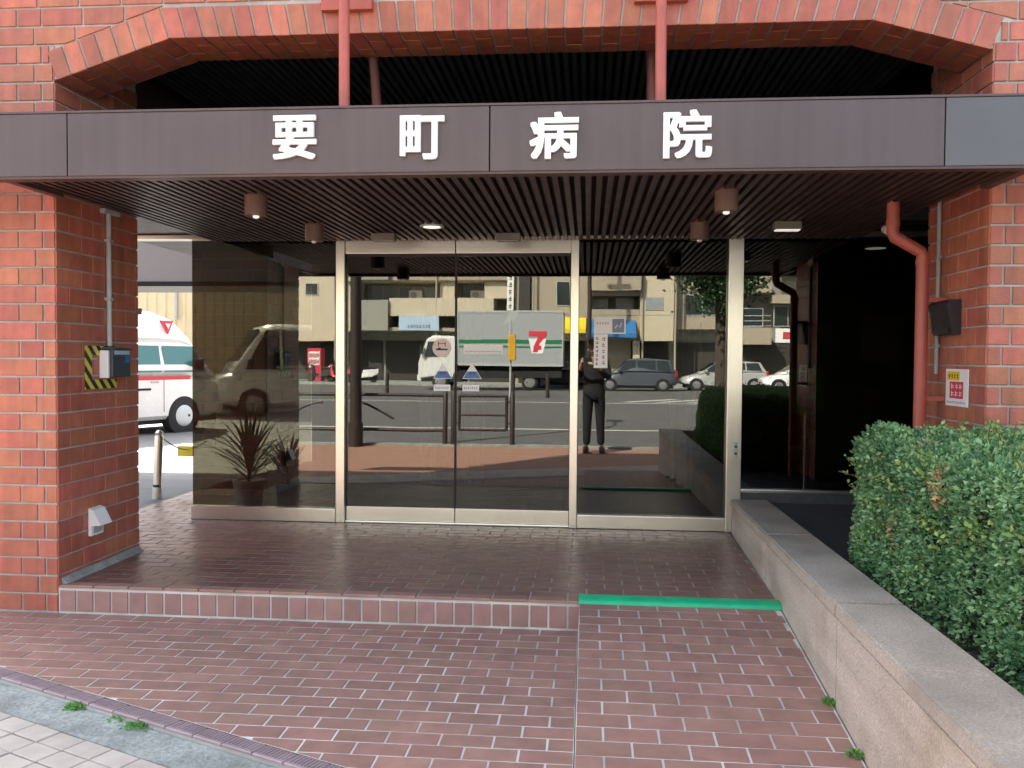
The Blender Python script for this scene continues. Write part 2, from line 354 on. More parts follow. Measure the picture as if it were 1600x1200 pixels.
# brick-tiled forecourt
fc = struct(MB().prism([(-4.6, 4.499), (-.037, 4.499), (-.037, kline(-.037)), kp(0, 0)], 'Z', -.3, -.006), 'forecourt', M['grout'], 'forecourt paved with reddish brown tiles in running bond')
pol = []
for r in range(34):
    for c in range(-1, 25):
        u1 = -.040-(r % 2)*.1-c*.2; p = rect(max(u1-.191, -4.55), 4.494-(r+1)*.1+.009, min(u1, -.0405), 4.494-r*.1)
        if p[1][0] <= p[0][0]: continue
        p = clip(p, -.43*1, -1, -(KY0+.43*KX0)-.004)
        pol.append(p)
pieces(fc, 'floor_tile', M['tile'], frame((0, 0, -.007), (1, 0, 0), (0, 1, 0)), pol, th=.0035, ch=.001, tilt=.003, lift=.0006)

# porch: raised tiled floor with a riser of upright tiles
def wallx(y): return 1.06-.0318*(6.5-y)
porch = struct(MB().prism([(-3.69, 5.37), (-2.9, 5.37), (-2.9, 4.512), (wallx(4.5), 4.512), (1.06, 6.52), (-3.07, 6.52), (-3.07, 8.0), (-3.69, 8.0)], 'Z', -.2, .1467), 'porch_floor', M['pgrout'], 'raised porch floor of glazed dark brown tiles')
pol = []
for r in range(36):
    for c in range(-2, 26):
        y0 = 4.575+r*.1; x0 = -3.69+c*.2+(r % 2)*.1
        lo = -2.897 if y0 < 5.36 else -3.69; hi = min(wallx(y0)-.004, 1.05) if y0 < 6.45 else -3.07
        p = rect(max(x0, lo), y0, min(x0+.191, hi), min(y0+.090, 8.0))
        if p[1][0]-p[0][0] > .015 and p[2][1]-p[0][1] > .01: pol.append(p)
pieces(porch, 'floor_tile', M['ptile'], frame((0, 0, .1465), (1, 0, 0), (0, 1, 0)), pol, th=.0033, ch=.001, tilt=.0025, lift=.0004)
pol = [rect(-2.893+i*.2, 4.496, min(-2.893+i*.2+.193, -.035), 4.568) for i in range(15)]
pieces(porch, 'edge_tile', M['tile'], frame((0, 0, .138), (1, 0, 0), (0, 1, 0)), pol, th=.014, ch=.005, lift=.0005)
riser = MB().box(-2.9, -.034, 4.503, 4.513, -.05, .138).build('riser', M['grout'], porch)
pol = [rect(-2.888+i*.1, .008, -2.888+i*.1+.0885, .122) for i in range(29)]
pieces(riser, 'riser_tile', mat('riser_tile_glaze', (.33, .19, .165), .42, var=.10, nscale=10, namt=.15, bump=.15, bscale=120, dirt=(.25, .14, .12), damt=.4, dscale=2.0), frame((0, 4.503, 0), (1, 0, 0), (0, 0, 1)), pol, th=.008, ch=.002, tilt=.005)

# entrance ramp
RY0, RZ0, RY1, RZ1 = 4.50, .143, 1.9, -.008
rs = Vector((0, RY1-RY0, RZ1-RZ0)); rl = rs.length; rs.normalize()
ramp = struct(MB().add([(-.032, RY0, RZ0), (wallx(RY0), RY0, RZ0), (wallx(RY1), RY1, RZ1), (-.032, RY1, RZ1), (-.032, RY0, -.3), (wallx(RY0), RY0, -.3), (wallx(RY1), RY1, -.3), (-.032, RY1, -.3)],
     [(0, 3, 2, 1), (4, 5, 6, 7), (0, 1, 5, 4), (1, 2, 6, 5), (2, 3, 7, 6), (3, 0, 4, 7)]), 'entrance_ramp', M['grout'], 'sloping ramp of red brown tiles leading up to the porch')
pol = []
for r in range(25):
    for c in range(-1, 6):
        y = RY0-r*.1; x0 = -.028+c*.2+(r % 2)*.1
        p = rect(max(x0, -.029), -(r+1)*.104+.010, min(x0+.191, wallx(y)-.012), -r*.104)
        if p[1][0]-p[0][0] > .02: pol.append(p)
pieces(ramp, 'ramp_tile', M['tile'], frame((0, RY0, RZ0), (1, 0, 0), -rs), pol, th=.0035, ch=.001, tilt=.003, lift=.0006)
gs = MB(); prof = [(4.478, .145), (4.482, .158), (4.500, .168), (4.56, .172), (4.590, .168), (4.604, .152)]
gs.hull([[(x, y, z+random.uniform(-.001, .001)) for y, z in prof] for x in np.linspace(-.035, 1.0, 14)])
smooth_by_angle(gs.build('safety_strip', M['green'], label='bright green rubber strip across the top of the ramp', cat='strip'), 50)

# planter wall of granite, dark stone slab and soil
def wz(y): return .40+.0294*(6.4-y)
pw = thing('planter_wall', 'pinkish granite planter wall with grey coping running beside the ramp', 'wall', (1.15, 3.5, 0))
ys = [6.44, 4.95, 3.40, 1.86]
MB().add([(wallx(y)+.02+dx, y, z) for y in (6.44, 1.86) for dx, z in ((0, -.2), (.20, -.2), (.20, wz(y)-.06), (0, wz(y)-.06))], [(0, 3, 2, 1), (4, 5, 6, 7), (0, 1, 5, 4), (1, 2, 6, 5), (2, 3, 7, 6), (3, 0, 4, 7)]).build('core', M['mortar'], pw)
def slab(y0, y1, x0, x1, za, zb, name, m, c=.006):
    """block following the wall's line; za, zb offsets from the coping line (or absolute below 0)"""
    bm = bmesh.new(); vs_ = []
    for y in (y0, y1):
        for x, z in ((x0, za), (x1, za), (x1, zb), (x0, zb)): vs_.append(bm.verts.new((wallx(y)+x, y, (z if za == -.1 and z == za else wz(y)+z))))
    for f in ((0, 1, 2, 3), (7, 6, 5, 4), (0, 4, 5, 1), (1, 5, 6, 2), (2, 6, 7, 3), (3, 7, 4, 0)): bm.faces.new([vs_[i] for i in f])
    bmesh.ops.recalc_face_normals(bm, faces=bm.faces[:]); bmesh.ops.bevel(bm, geom=bm.edges[:], offset=c, segments=2, affect='EDGES')
    me = bpy.data.meshes.new(name); bm.to_mesh(me); bm.free(); me.materials.append(m); return link(name, me, pw)
for a, b in zip(ys[:-1], ys[1:]):
    slab(a-.002, b+.002, -.002, .262, -.058, 0, 'coping_slab', M['granite_top'], .008)
    slab(a-.003-.2*0, b+.003, .006, .024, -.1, -.062, 'facing_slab', M['granite'], .003)
MB().box(wallx(1.86)+.264, 6, 1.862, 2.0, -.1, wz(1.86)-.004, .008).build('front_slab', M['granite_top'], pw)
planter = struct(MB().box(1.18, 6, 2.02, 4.62, -.2, .37), 'planter_soil', M['soil'], 'dark planter soil under the hedge')
struct(MB().box(1.24, 2.8, 4.625, 6.44, -.2, .375), 'stone_slab', M['slate'], 'dark grey stone slab between planter wall and right pane')

# ================================================================== the hospital
hb = thing('hospital_building', 'red brick tiled hospital with a flat arch over its entrance', 'building', (-.5, 4.6, 0))
PL, PR = -2.9, 1.98
pillL = MB().box(-3.7, PL-.008, 4.508, 5.362, -.1, 3.75).build('pillar', M['mortar'], hb, label='brick pillar with the hazard striped call box')
pillR = MB().box(PR+.008, 9, 4.508, 5.275, -.1, 3.75).build('pillar', M['mortar'], hb, label='brick pillar behind the hedge with a small white notice')
I = [(PL+.01, 2.91), (-2.25, 3.12), (1.40, 3.12), (PR-.008, 2.96)]
O = [(-2.945, 3.062), (-2.30, 3.282), (1.45, 3.282), (2.03, 3.115)]
aw = MB().prism([(PL-.006, 2.915), (-2.25, 3.127), (1.40, 3.127), (PR+.006, 2.965), (PR+.006, 3.75), (PL-.006, 3.75)], 'Y', 4.508, 4.87).build('arch_wall', M['mortar'], hb)
FW = frame((0, 4.508, 0), (1, 0, 0), (0, 0, 1))
def rowx(edge, sgn, odd, lo, hi):
    """brick spans of one course: cut pieces at the corner, then full tiles, in both directions"""
    e = [edge]; e += [edge+sgn*.072, edge+sgn*.212] if odd else [edge+sgn*.113]
    x = e[-1]
    while lo < x < hi: x += sgn*.236; e.append(x)
    back = [edge]; x = e[1]-sgn*.236
    while lo < x < hi: back.append(x) if len(back) > 0 else None; x -= sgn*.236
    return e, back
def spans(e): return [(min(a, b)+.006, max(a, b)-.006) for a, b in zip(e[:-1], e[1:])]
polL, polR, polA = [], [], []
for k in range(37):
    z0, z1 = k*.1+.006, k*.1+.094; odd = k % 2 == 0
    for edge, sgn, dst in ((PL, -1, polL), (PR, 1, polR)):
        lo, hi = (-3.7, 0) if sgn < 0 else (0, 5.2)
        e, back = rowx(edge, sgn, odd, lo, hi)
        if k < 29:
            for a, b in spans(e):
                dst.append(rect(max(a, -3.7), z0, b, z1))
        else:
            if k > 32:
                if sgn < 0:
                    for j in range(34): a = -3.7+j*.236-(.118 if odd else 0); polA.append(rect(a+.006, z0, a+.230, z1))
                continue
            ee = sorted(set(e[1:] + [e[1]-sgn*.236*j for j in range(1, 5)]))
            ln = (O[0], O[1]) if sgn < 0 else (O[3], O[2])
            sl = (ln[1][1]-ln[0][1])/(ln[1][0]-ln[0][0])
            for a, b in spans(ee):
                p = rect(max(a, -3.7), z0, b, z1)
                if k == 29: p = clip(p, -sgn*1.0, 0, -sgn*(PL-.012 if sgn < 0 else PR+.012)) 
                elif k == 30: p = clip(p, -sgn*1.0, 0, -sgn*(O[0][0]+.012 if sgn < 0 else O[3][0]-.012))
                else:
                    p = clip(p, sl, -1, sl*ln[0][0]-ln[0][1]-.008)
                    p = clip(p, 0, -1, -3.290) if (sgn*(a-ln[1][0]) < .0) else p
                (polA if k > 30 else dst).append(p)
retL, retR = [], []
for k in range(1, 31):
    z0, z1 = k*.1+.005, k*.1+.095
    for dst, dep in ((retL, .865), (retR, .78)):
        e = [0, .118] if k % 2 else [0]
        while e[-1] < dep: e.append(e[-1]+.236)
        for a, b in zip(e[:-1], e[1:]):
            b = min(b, dep+.005)
            if b-a > .03: dst.append(rect(a+.005, z0, b-.005, z1))
pieces(pillL, 'brick', M['brick'], FW, polL, th=.009, ch=.002, tilt=.004)
pieces(pillL, 'brick', M['brick'], frame((PL-.008, 4.5, 0), (0, 1, 0), (0, 0, 1)), retL, th=.009, ch=.002, tilt=.004)
pieces(pillR, 'brick', M['brick'], FW, polR, th=.009, ch=.002, tilt=.004, cap=150)
pieces(pillR, 'brick', M['brick'], frame((PR+.008, 5.28, 0), (0, -1, 0), (0, 0, 1)), [[(.78-u, v) for u, v in p][::-1] for p in retR], th=.009, ch=.002, tilt=.004, cap=150)
backp = []
for k in range(1, 24):
    e = [0, .118] if k % 2 else [0]
    while e[-1] < .79: e.append(e[-1]+.236)
    backp += [rect(a+.005, k*.1+.005, min(b, .785)-.005, k*.1+.095) for a, b in zip(e[:-1], e[1:]) if min(b, .785)-a > .03]
pieces(pillL, 'brick', M['brick'], frame((PL-.012, 5.362, 0), (-1, 0, 0), (0, 0, 1)), backp, th=.009, ch=.002)
pieces(aw, 'brick', M['brick'], FW, polA, th=.009, ch=.002, tilt=.004, cap=110)
sol = []; lerp = lambda p, q, t: (p[0]+(q[0]-p[0])*t, p[1]+(q[1]-p[1])*t)
for s in range(3):
    ln = math.dist(I[s], I[s+1]); n = round(ln/.097); UU = Vector((I[s+1][0]-I[s][0], 0, I[s+1][1]-I[s][1])).normalized(); intr = []
    for k in range(n):
        a, b = (k+.06)/n, (k+.94)/n
        q = [lerp(I[s], I[s+1], a), lerp(I[s], I[s+1], b), lerp(O[s], O[s+1], b), lerp(O[s], O[s+1], a)]
        sol.append([(q[0][0]+(q[3][0]-q[0][0])*.0, q[0][1]), q[1], q[2], q[3]])
        ua, ub = a*ln, b*ln
        cut = .118 if k % 2 else .236
        for d0, d1 in ((.005, cut-.004), (cut+.004, .358)): intr.append(rect(-ub, d0, -ua, d1))
    pieces(aw, 'brick', M['brick'], frame((I[s][0], 4.503, I[s][1]+.005), -UU, (0, 1, 0)), intr, th=.004, ch=.0015, cap=90)
pieces(aw, 'brick', M['brick'], FW, sol, th=.010, ch=.003, cap=90)
MB().box(-3.7, 9, 4.51, 14, 3.752, 5.72).build('upper_wall', M['brickwall'], hb)
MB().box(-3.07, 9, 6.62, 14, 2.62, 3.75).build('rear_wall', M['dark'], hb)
MB().box(4.0, 9, 5.28, 14, -.1, 3.75).build('light_block_wall', M['dark'], hb)  # unseen mass added to block light from the right
MB().box(-3.69, -3.0, 5.37, 8.05, 2.36, 3.75).build('passage_ceiling', M['trim'], hb)
vc = MB().box(-2.95, 2.0, 4.88, 6.62, 3.30, 3.36).build('void_ceiling', M['deck'], hb)
sl2 = MB().box(-.015, .015, 4.90, 6.60, 3.262, 3.298).mesh('ceiling_slat'); sl2.materials.append(M['slat2'])
for i in range(88): link('ceiling_slat', sl2, vc, mw=Matrix.Translation((-2.86+i*.0552, 0, 0)))
# mortar fillet where the left pillar meets the porch
MB().prism([(PL, .150), (PL+.035, .150), (PL, .185)], 'Y', 4.53, 5.36).build('mortar_fillet', M['concrete'], hb)

# entrance canopy
cn = thing('entrance_canopy', 'brown grey metal entrance canopy with white raised lettering', 'canopy', (-.5, 4.0, 2.28))
FZ0, FZ1, FY = 2.285, 2.597, 4.0
cuts = [-4.4, -2.515, -.462, 1.563, 4.6]
for i in range(4):
    MB().box(cuts[i]+.003, cuts[i+1]-.003, FY, FY+.03, FZ0, FZ1-.012, .003).build('fascia_panel', M['fascia2'] if i == 3 else M['fascia'], cn)
MB().box(-4.4, 4.6, FY+.031, FY+.06, FZ0+.004, FZ1-.014).build('fascia_backing', M['black'], cn)
MB().box(-4.4, 4.6, FY-.004, FY+.07, FZ1-.011, FZ1, .002).build('top_flashing', M['fascia'], cn)
MB().box(-4.4, 4.6, FY+.004, FY+.075, FZ0-.012, FZ0-.001).build('bottom_trim', M['trim'], cn)
for x in (PL+.004, PR-.05): MB().box(x, x+.046, FY+.076, 4.498, FZ0-.008, FZ0+.03).build('side_trim', M['trim'], cn)
MB().box(PL+.012, PR-.012, FY+.062, 6.44, 2.335, FZ1-.016).build('deck', M['deck'], cn)
slm = MB().box(-.0145, .0145, FY+.078, 6.43, 2.298, 2.334).mesh('soffit_slat'); slm.materials.append(M['slat'])
for i in range(88): link('soffit_slat', slm, cn, mw=Matrix.Translation((PL+.055+i*.0546, 0, 0)))
def bold(me, d):
    """heavier strokes: the glyph repeated round a small circle and fused into one solid"""
    n = len(me.vertices); co = np.empty(n*3); me.vertices.foreach_get('co', co); co = co.reshape(-1, 3); fs = [tuple(p.vertices) for p in me.polygons]; mb = MB()
    for k in range(9):
        off = np.array([0, 0, 0]) if k == 8 else np.array([((k % 3)-1)*d if k < 3 else (-d if k == 3 else d if k == 4 else (k-6)*d), d*.8 if k < 3 else 0 if k < 5 else -d*.8, k*.0002]); mb.add([tuple(q) for q in co+off], fs)
    o = link('glyph', mb.mesh('letter')); rm = o.modifiers.new('fuse', 'REMESH'); rm.mode = 'VOXEL'; rm.voxel_size = .0012; rm.use_smooth_shade = False
    dg = bpy.context.evaluated_depsgraph_get(); out = bpy.data.meshes.new_from_object(o.evaluated_get(dg)); bpy.data.objects.remove(o); return out
for ch, x0, x1, z0, z1 in (('要', -1.488, -1.277, 2.347, 2.553), ('町', -.880, -.671, 2.339, 2.543), ('病', -.276, -.051, 2.334, 2.547), ('院', .330, .548, 2.329, 2.547)):
    me = bold(text_mesh(ch, .22, .009), .0062)
    co = np.empty(len(me.vertices)*3); me.vertices.foreach_get('co', co); co = co.reshape(-1, 3)
    mn, mx = co.min(0), co.max(0)
    out = np.empty_like(co); out[:, 0] = x0+(co[:, 0]-mn[0])/(mx[0]-mn[0])*(x1-x0); out[:, 2] = z0+(co[:, 1]-mn[1])/(mx[1]-mn[1])*(z1-z0); out[:, 1] = FY-.010-co[:, 2]
    me.vertices.foreach_set('co', out.ravel()); me.materials.append(M['white']); me.update(); link('letter', me, cn)
def rod(xb, yb, zb, xt, yt, zt, r, m, label=None): return smooth_by_angle(MB().tube([(xb, yb, zb), (xt, yt, zt)], r, 16).build('hanger_rod', m, cn, label=label))
for x, sx in ((-1.205, -1.27), (.333, .352)):
    r_ = rod(x, 4.2, 2.58, x-.005, 4.2, 3.9, .0265, M['redpipe'])
    MB().box(sx-.135, sx+.135, 4.455, 4.497, 3.227, 3.50, .004).build('bracket', M['redpipe'], r_)
    MB().box(x-.03, x+.03, 4.2, 4.456, 3.40, 3.46, .004).build('bracket_arm', M['redpipe'], r_)
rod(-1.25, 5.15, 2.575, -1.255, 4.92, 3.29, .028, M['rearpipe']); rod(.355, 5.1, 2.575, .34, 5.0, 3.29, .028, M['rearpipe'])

# ================================================================== glass entrance
GY = 6.5
ge = thing('glass_entrance', 'bronze mirror glass entrance front in pale steel frames', 'entrance', (-.5, GY, .15))
def steel(name, x0, x1, z0, z1, y0=GY-.045, y1=GY+.045, par=None, m='steel', c=.004): return MB().box(x0, x1, y0, y1, z0, z1, c).build(name, M[m], par or ge)
steel('head_rail', -3.69, 2.9, 2.318, 2.352, GY-.06, GY+.05)
steel('mullion', -1.918, -1.850, .150, 2.316); steel('mullion', -.130, -.072, .150, 2.316)
pst = steel('corner_post', 1.019, 1.128, .150, 2.316, GY-.06, GY+.06)
steel('door_header', -1.848, -1.003, 2.208, 2.314, GY-.03, GY+.06); steel('door_header', -.997, -.132, 2.208, 2.314, GY-.03, GY+.06)
steel('bottom_rail', -3.07, -1.920, .152, .255); steel('bottom_rail', -.070, 1.017, .152, .252)
steel('sill_rail', 1.130, 2.9, .445, .470, GY-.05, GY+.05); MB().box(1.130, 3.2, GY-.04, GY+.1, .1, .444).build('sill_wall', M['slate'], ge)
def pane(name, x0, x1, z0, z1, y=GY, par=None): return MB().box(x0, x1, y-.004, y+.004, z0, z1).build(name, M['pane'], par or ge)
pane('glass_pane', -3.07, -1.921, .257, 2.316); pane('glass_pane', -.069, 1.016, .254, 2.316); pane('glass_pane', 1.131, 2.6, .471, 2.316)
MB().box(-3.078, -3.071, GY+.006, 9.4, .155, 2.36).build('return_pane', M['clearglass'], ge)
for k, (a, b) in enumerate(((-1.846, -1.0025), (-.9975, -.134))):
    d = MB().box(a, b, GY+.018-.02, GY+.018+.02, .165, .270, .003).build('sliding_door', M['steel'], ge)
    MB().box(a, b, GY+.018-.012, GY+.018+.012, 2.190, 2.207).build('top_rail', M['black'], d)
    pane('glass_pane', a+.002, b-.002, .271, 2.189, GY+.018, d)
    e = b if k == 0 else a+.006
    MB().box(e-.006, e, GY+.018-.01, GY+.018+.01, .271, 2.189).build('edge_gasket', M['black'], d)
steel('threshold', -1.848, -.132, .150, .164, GY-.03, GY+.06)
MB().box(1.072, 1.100, GY-.066, GY-.060, .700, .815, .003).build('key_plate', M['grey'], ge)
for z in (.735, .785): smooth_by_angle(MB().tube([(1.086, GY-.062, z), (1.086, GY-.074, z)], .009, 10).build('key_switch', M['black'], ge))

# stickers and notices on the glass
M['bluegrad'] = mat('sticker_blue', (.05, .16, .42), .4, namt=0); M['pinkish'] = mat('sticker_pink', (.74, .62, .58), .4, namt=0); M['ink'] = mat('ink', (.03, .03, .04), .6, namt=0); M['redink'] = mat('red_ink', (.5, .06, .08), .6, namt=0)
M['paleblue'] = mat('pale_blue_print', (.42, .56, .72), .5, namt=0)
def marks(par, cells, y, m, t=.0006, name='print'):
    mb = MB()
    for x0, x1, z0, z1 in cells: mb.box(x0, x1, y-t, y, z0, z1)
    return mb.build(name, m, par)
def glyphs(x0, x1, z0, z1, cols, rows, seed):
    """small blocky strokes standing for print too small to read"""
    r = random.Random(seed); out = []; cw = (x1-x0)/cols; chh = (z1-z0)/rows
    for i in range(cols):
        for j in range(rows):
            bx, bz = x0+i*cw, z0+j*chh
            for q in range(2): zz = bz+chh*(.2+.3*q+r.uniform(0, .1)); out.append((bx+cw*.15, bx+cw*r.uniform(.6, .85), zz, zz+chh*.12))
            xx = bx+cw*r.uniform(.3, .6); out.append((xx, xx+cw*.13, bz+chh*.12, bz+chh*.85))
    return out
SY = GY-.0052; DY = GY+.018-.0052
def sticker(x0, x1, z0, z1, label, m='white', y=DY, name='door_sticker'):
    return MB().box(x0, x1, y-.0012, y, z0, z1).build(name, M[m], label=label, cat='sticker')
cx, cz, rr = -1.108, 1.496, .072
c_ = smooth_by_angle(MB().tube([(cx, DY, cz), (cx, DY-.0012, cz)], rr, 36).build('round_sticker', M['pinkish'], label='round pale pink sticker on the left sliding door', cat='sticker'))
marks(c_, [(cx-.045, cx+.045, cz-.018, cz-.006), (cx-.03, cx-.008, cz-.0185, cz+.002)], DY-.0012, M['ink'])
marks(c_, [(cx-.03, cx-.022, cz+.01, cz+.048), (cx+.022, cx+.03, cz+.01, cz+.045), (cx-.03, cx+.03, cz+.03, cz+.036)], DY-.0013, M['redink'], name='red_print')
s = sticker(-.940, -.642, 1.453, 1.524, 'long white paper strip on the right sliding door'); marks(s, glyphs(-.93, -.65, 1.463, 1.478, 24, 1, 3), DY-.0012, M['ink'])
for (a, b), lab in (((-1.174, -1.026), 'blue and white triangular sticker under the round sticker'), ((-.949, -.801), 'blue and white triangular sticker under the long paper strip')):
    t = MB().prism([(a, 1.262), (b, 1.262), ((a+b)/2, 1.383)], 'Y', DY-.001, DY).build('triangle_sticker', M['white'], label=lab, cat='sticker')
    MB().prism([(a+.008, 1.266), (b-.008, 1.266), ((a+b)/2+.036, 1.318), ((a+b)/2-.036, 1.318)], 'Y', DY-.0018, DY-.0011).build('blue_panel', M['bluegrad'], t)
    marks(t, glyphs((a+b)/2-.03, (a+b)/2+.03, 1.285, 1.325, 2, 1, 5), DY-.0019, M['ink'])
for (a, b), lab in (((-1.169, -1.041), 'small white label below the left triangle sticker'), ((-.948, -.820), 'small white label below the right triangle sticker')):
    s = sticker(a, b, 1.168, 1.216, lab); marks(s, glyphs(a+.01, b-.01, 1.178, 1.206, 7, 1, 8), DY-.0012, M['bluegrad'])
s = sticker(.044, .279, 1.608, 1.730, 'white notice with blue grey picture on the right fixed pane', y=SY, name='window_notice')
MB().box(.180, .268, SY-.002, SY-.0013, 1.618, 1.720).build('picture', mat('notice_blue', (.17, .22, .36), .4, namt=0), s); marks(s, glyphs(.06, .16, 1.675, 1.70, 5, 1, 11), SY-.0012, M['redink'])
mb = MB().tube([(.2, SY-.0021, 1.65), (.215, SY-.0021, 1.675), (.235, SY-.0021, 1.66), (.25, SY-.0021, 1.69)], .006, 6).build('emblem', M['white'], s)
s = sticker(.044, .146, 1.353, 1.605, 'tall narrow white notice below the wide one', y=SY, name='window_notice')
marks(s, glyphs(.053, .083, 1.37, 1.59, 1, 7, 21), SY-.0012, M['ink']); marks(s, glyphs(.100, .135, 1.37, 1.59, 1, 5, 23), SY-.0012, M['redink'], name='red_print')

# lobby behind the glass
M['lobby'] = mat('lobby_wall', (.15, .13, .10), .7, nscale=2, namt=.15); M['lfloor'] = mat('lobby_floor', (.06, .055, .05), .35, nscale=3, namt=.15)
def lob(name, m, lab, *b): struct(MB().box(*b), name, M[m], lab)
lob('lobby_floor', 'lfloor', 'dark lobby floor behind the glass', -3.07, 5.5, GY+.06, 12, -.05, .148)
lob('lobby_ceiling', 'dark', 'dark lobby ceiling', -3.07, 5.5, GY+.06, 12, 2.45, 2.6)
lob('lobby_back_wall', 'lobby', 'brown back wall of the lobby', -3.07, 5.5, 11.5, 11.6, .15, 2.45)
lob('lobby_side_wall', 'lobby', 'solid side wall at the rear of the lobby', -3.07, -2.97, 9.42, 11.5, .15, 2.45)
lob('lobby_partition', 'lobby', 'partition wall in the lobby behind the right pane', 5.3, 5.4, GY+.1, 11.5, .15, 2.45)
M['curtain'] = mat('curtain', (.35, .30, .22), .9, nscale=3, namt=.1)
for k, (x, lab) in enumerate(((-1.62, 'pale curtain hanging inside left of the sliding doors'), (-1.28, 'second pale curtain hanging inside the left sliding door'), (.78, 'pale curtain hanging inside the right fixed pane'))):
    mb = MB(); n = 24; sec = []
    for i in range(n+1):
        sec.append((x+i*.012, 8.3+.025*math.sin(i*1.3)))
    mb.prism(sec+[(a, b+.01) for a, b in sec[::-1]], 'Z', .2, 2.3); mb.build('curtain', M['curtain'], label=lab, cat='curtain')
def potted(x, y, r, h, lh, lab, seed):
    t = thing('potted_plant', lab, 'plant', (x, y, .148)); rr = random.Random(seed)
    smooth_by_angle(MB().lathe([(r*.78, .148), (r*.86, .148+h*.5), (r*.96, .148+h*.9), (r, .148+h*.92), (r, .148+h), (r*.88, .148+h), (r*.85, .148+h*.93), (.01, .148+h*.93)], x, y, 24).build('pot', M['white'], t))
    mb = MB(); top = .148+h*.93
    mb.tube([(x, y, top-.01), (x+.01, y, top+lh*.35)], [.018, .012], 8); mb.build('stem', mat('stem_brown', (.09, .06, .04), .9), t)
    mb = MB()
    for i in range(64):
        a = rr.uniform(0, 6.28); l = lh*rr.uniform(.45, .85); e = rr.uniform(.35, 1.4); z = top+rr.uniform(0, lh*.3)
        p = [Vector((x, y, z))+Vector((math.cos(a)*l*q*math.cos(e), math.sin(a)*l*q*math.cos(e), l*(q*math.sin(e)-.25*q*q))) for q in (0, .35, .7, 1)]
        sd_ = Vector((-math.sin(a), math.cos(a), 0)); wd = (.006, .016, .012, .001)
        vs_ = []
        for q, ww in zip(p, wd): vs_ += [q-sd_*ww, q+sd_*ww]
        mb.add(vs_, [(0, 1, 3, 2), (2, 3, 5, 4), (4, 5, 7, 6)])
    mb.build('foliage', mat('palm_leaf', (.09, .22, .06), .5, var=.2), t)
potted(-2.80, 6.95, .135, .25, .85, 'palm like plant in a white pot behind the leftmost pane', 1)
potted(-2.50, 7.05, .11, .21, .55, 'smaller plant in a white pot right of the palm', 2)
bd = thing('notice_stand', 'green notice board on a slim brass stand behind the right pane', 'notice board', (1.66, 6.74, .148))
MB().box(1.540, 1.783, 6.71, 6.73, 1.009, 1.362, .004).build('board', mat('board_green', (.10, .55, .05), .6, nscale=6, namt=.1), bd)
smooth_by_angle(MB().tube([(1.66, 6.745, .16), (1.66, 6.745, 1.05)], .015, 12).build('pole', M['steel'], bd)); smooth_by_angle(MB().lathe([(.12, .148), (.12, .16), (.03, .175)], 1.66, 6.745, 24).build('base', M['steel'], bd))
marks(bd, [(1.64, 1.71, 1.04, 1.075), (1.60, 1.69, 1.10, 1.125)], 6.709, M['ink'])
tb = MB().box(1.62, 1.86, 6.80, 6.82, 1.55, 1.685, .003).build('wall_plaque', mat('plaque_tan', (.55, .36, .24), .6), label='tan plaque on a post behind the green notice board', cat='plaque'); MB().box(1.70, 1.78, 6.822, 6.85, .148, 1.65).build('post', M['lobby'], tb)
sf = thing('waiting_bench', 'brown cushioned bench inside behind the right pane', 'bench', (1.8, 9.4, .148))
M['cushion'] = mat('bench_cushion', (.16, .09, .05), .6)
MB().box(1.0, 2.4, 9.1, 9.6, .36, .50, .03).build('seat', M['cushion'], sf); MB().box(1.0, 2.4, 9.62, 9.74, .50, .92, .03).build('backrest', M['cushion'], sf)
for x in (1.1, 2.3):
    for y in (9.15, 9.68): MB().box(x-.02, x+.02, y-.02, y+.02, .148, .36).build('leg', M['steel'], sf)

cl = thing('ceiling_lamp', 'lit round ceiling lamp inside the lobby behind the right pane', 'lamp', (2.55, 8.0, 2.44))
smooth_by_angle(MB().lathe([(.09, 2.425), (.105, 2.43), (.105, 2.449)], 2.55, 8.0, 28).build('rim', M['white'], cl)); MB().lathe([(.088, 2.424), (.088, 2.43)], 2.55, 8.0, 24).build('diffuser', emis('lobby_lamp_glow', (1.0, .92, .75), .2), cl)
wb = MB().box(3.5, 5.0, 11.40, 11.46, 1.42, 2.02, .004).build('window_board', M['cream_board'] if 'cream_board' in M else mat('cream_board', (.60, .55, .38), .7), label='pale cream board standing in for a rear window behind the right pane', cat='board')  # pale colour stands in for a bright window at the back
ctr = thing('reception_counter', 'dark reception counter deep inside the lobby', 'counter', (4.2, 10.4, .148)); MB().box(3.3, 5.2, 10.2, 10.7, .148, 1.05, .01).build('body', M['cushion'] if 'cushion' in M else mat('counter_brown', (.10, .07, .05), .5), ctr); MB().box(3.25, 5.25, 10.12, 10.75, 1.051, 1.09, .005).build('top', mat('counter_top', (.30, .26, .20), .4), ctr)

# ================================================================== fixtures under the canopy
M['lamp'] = emis('lamp_glow', (1.0, .93, .70), .22); M['lampw'] = emis('lamp_white', (1.0, .97, .88), .10); M['lampbody'] = mat('lamp_brown', (.14, .080, .058), .5, nscale=4, namt=.1)
for x, y, lab in ((-1.819, 4.62, 'front left brown cylinder downlight under the canopy'), (.710, 4.60, 'front right brown cylinder downlight under the canopy'), (-1.822, 5.64, 'rear left brown cylinder downlight close to the glass'), (.708, 5.67, 'rear right brown cylinder downlight close to the glass')):
    t = thing('downlight', lab, 'lamp', (x, y, 2.30), group='cylinder downlights')
    smooth_by_angle(MB().lathe([(.050, 2.190), (.060, 2.190), (.061, 2.200), (.061, 2.335), (.01, 2.335)], x, y, 28).build('housing', M['lampbody'], t))
    smooth_by_angle(MB().lathe([(.006, 2.176), (.016, 2.180), (.020, 2.200)], x, y, 20).build('bulb', M['lampw'] if y < 5 else M['white'], t))
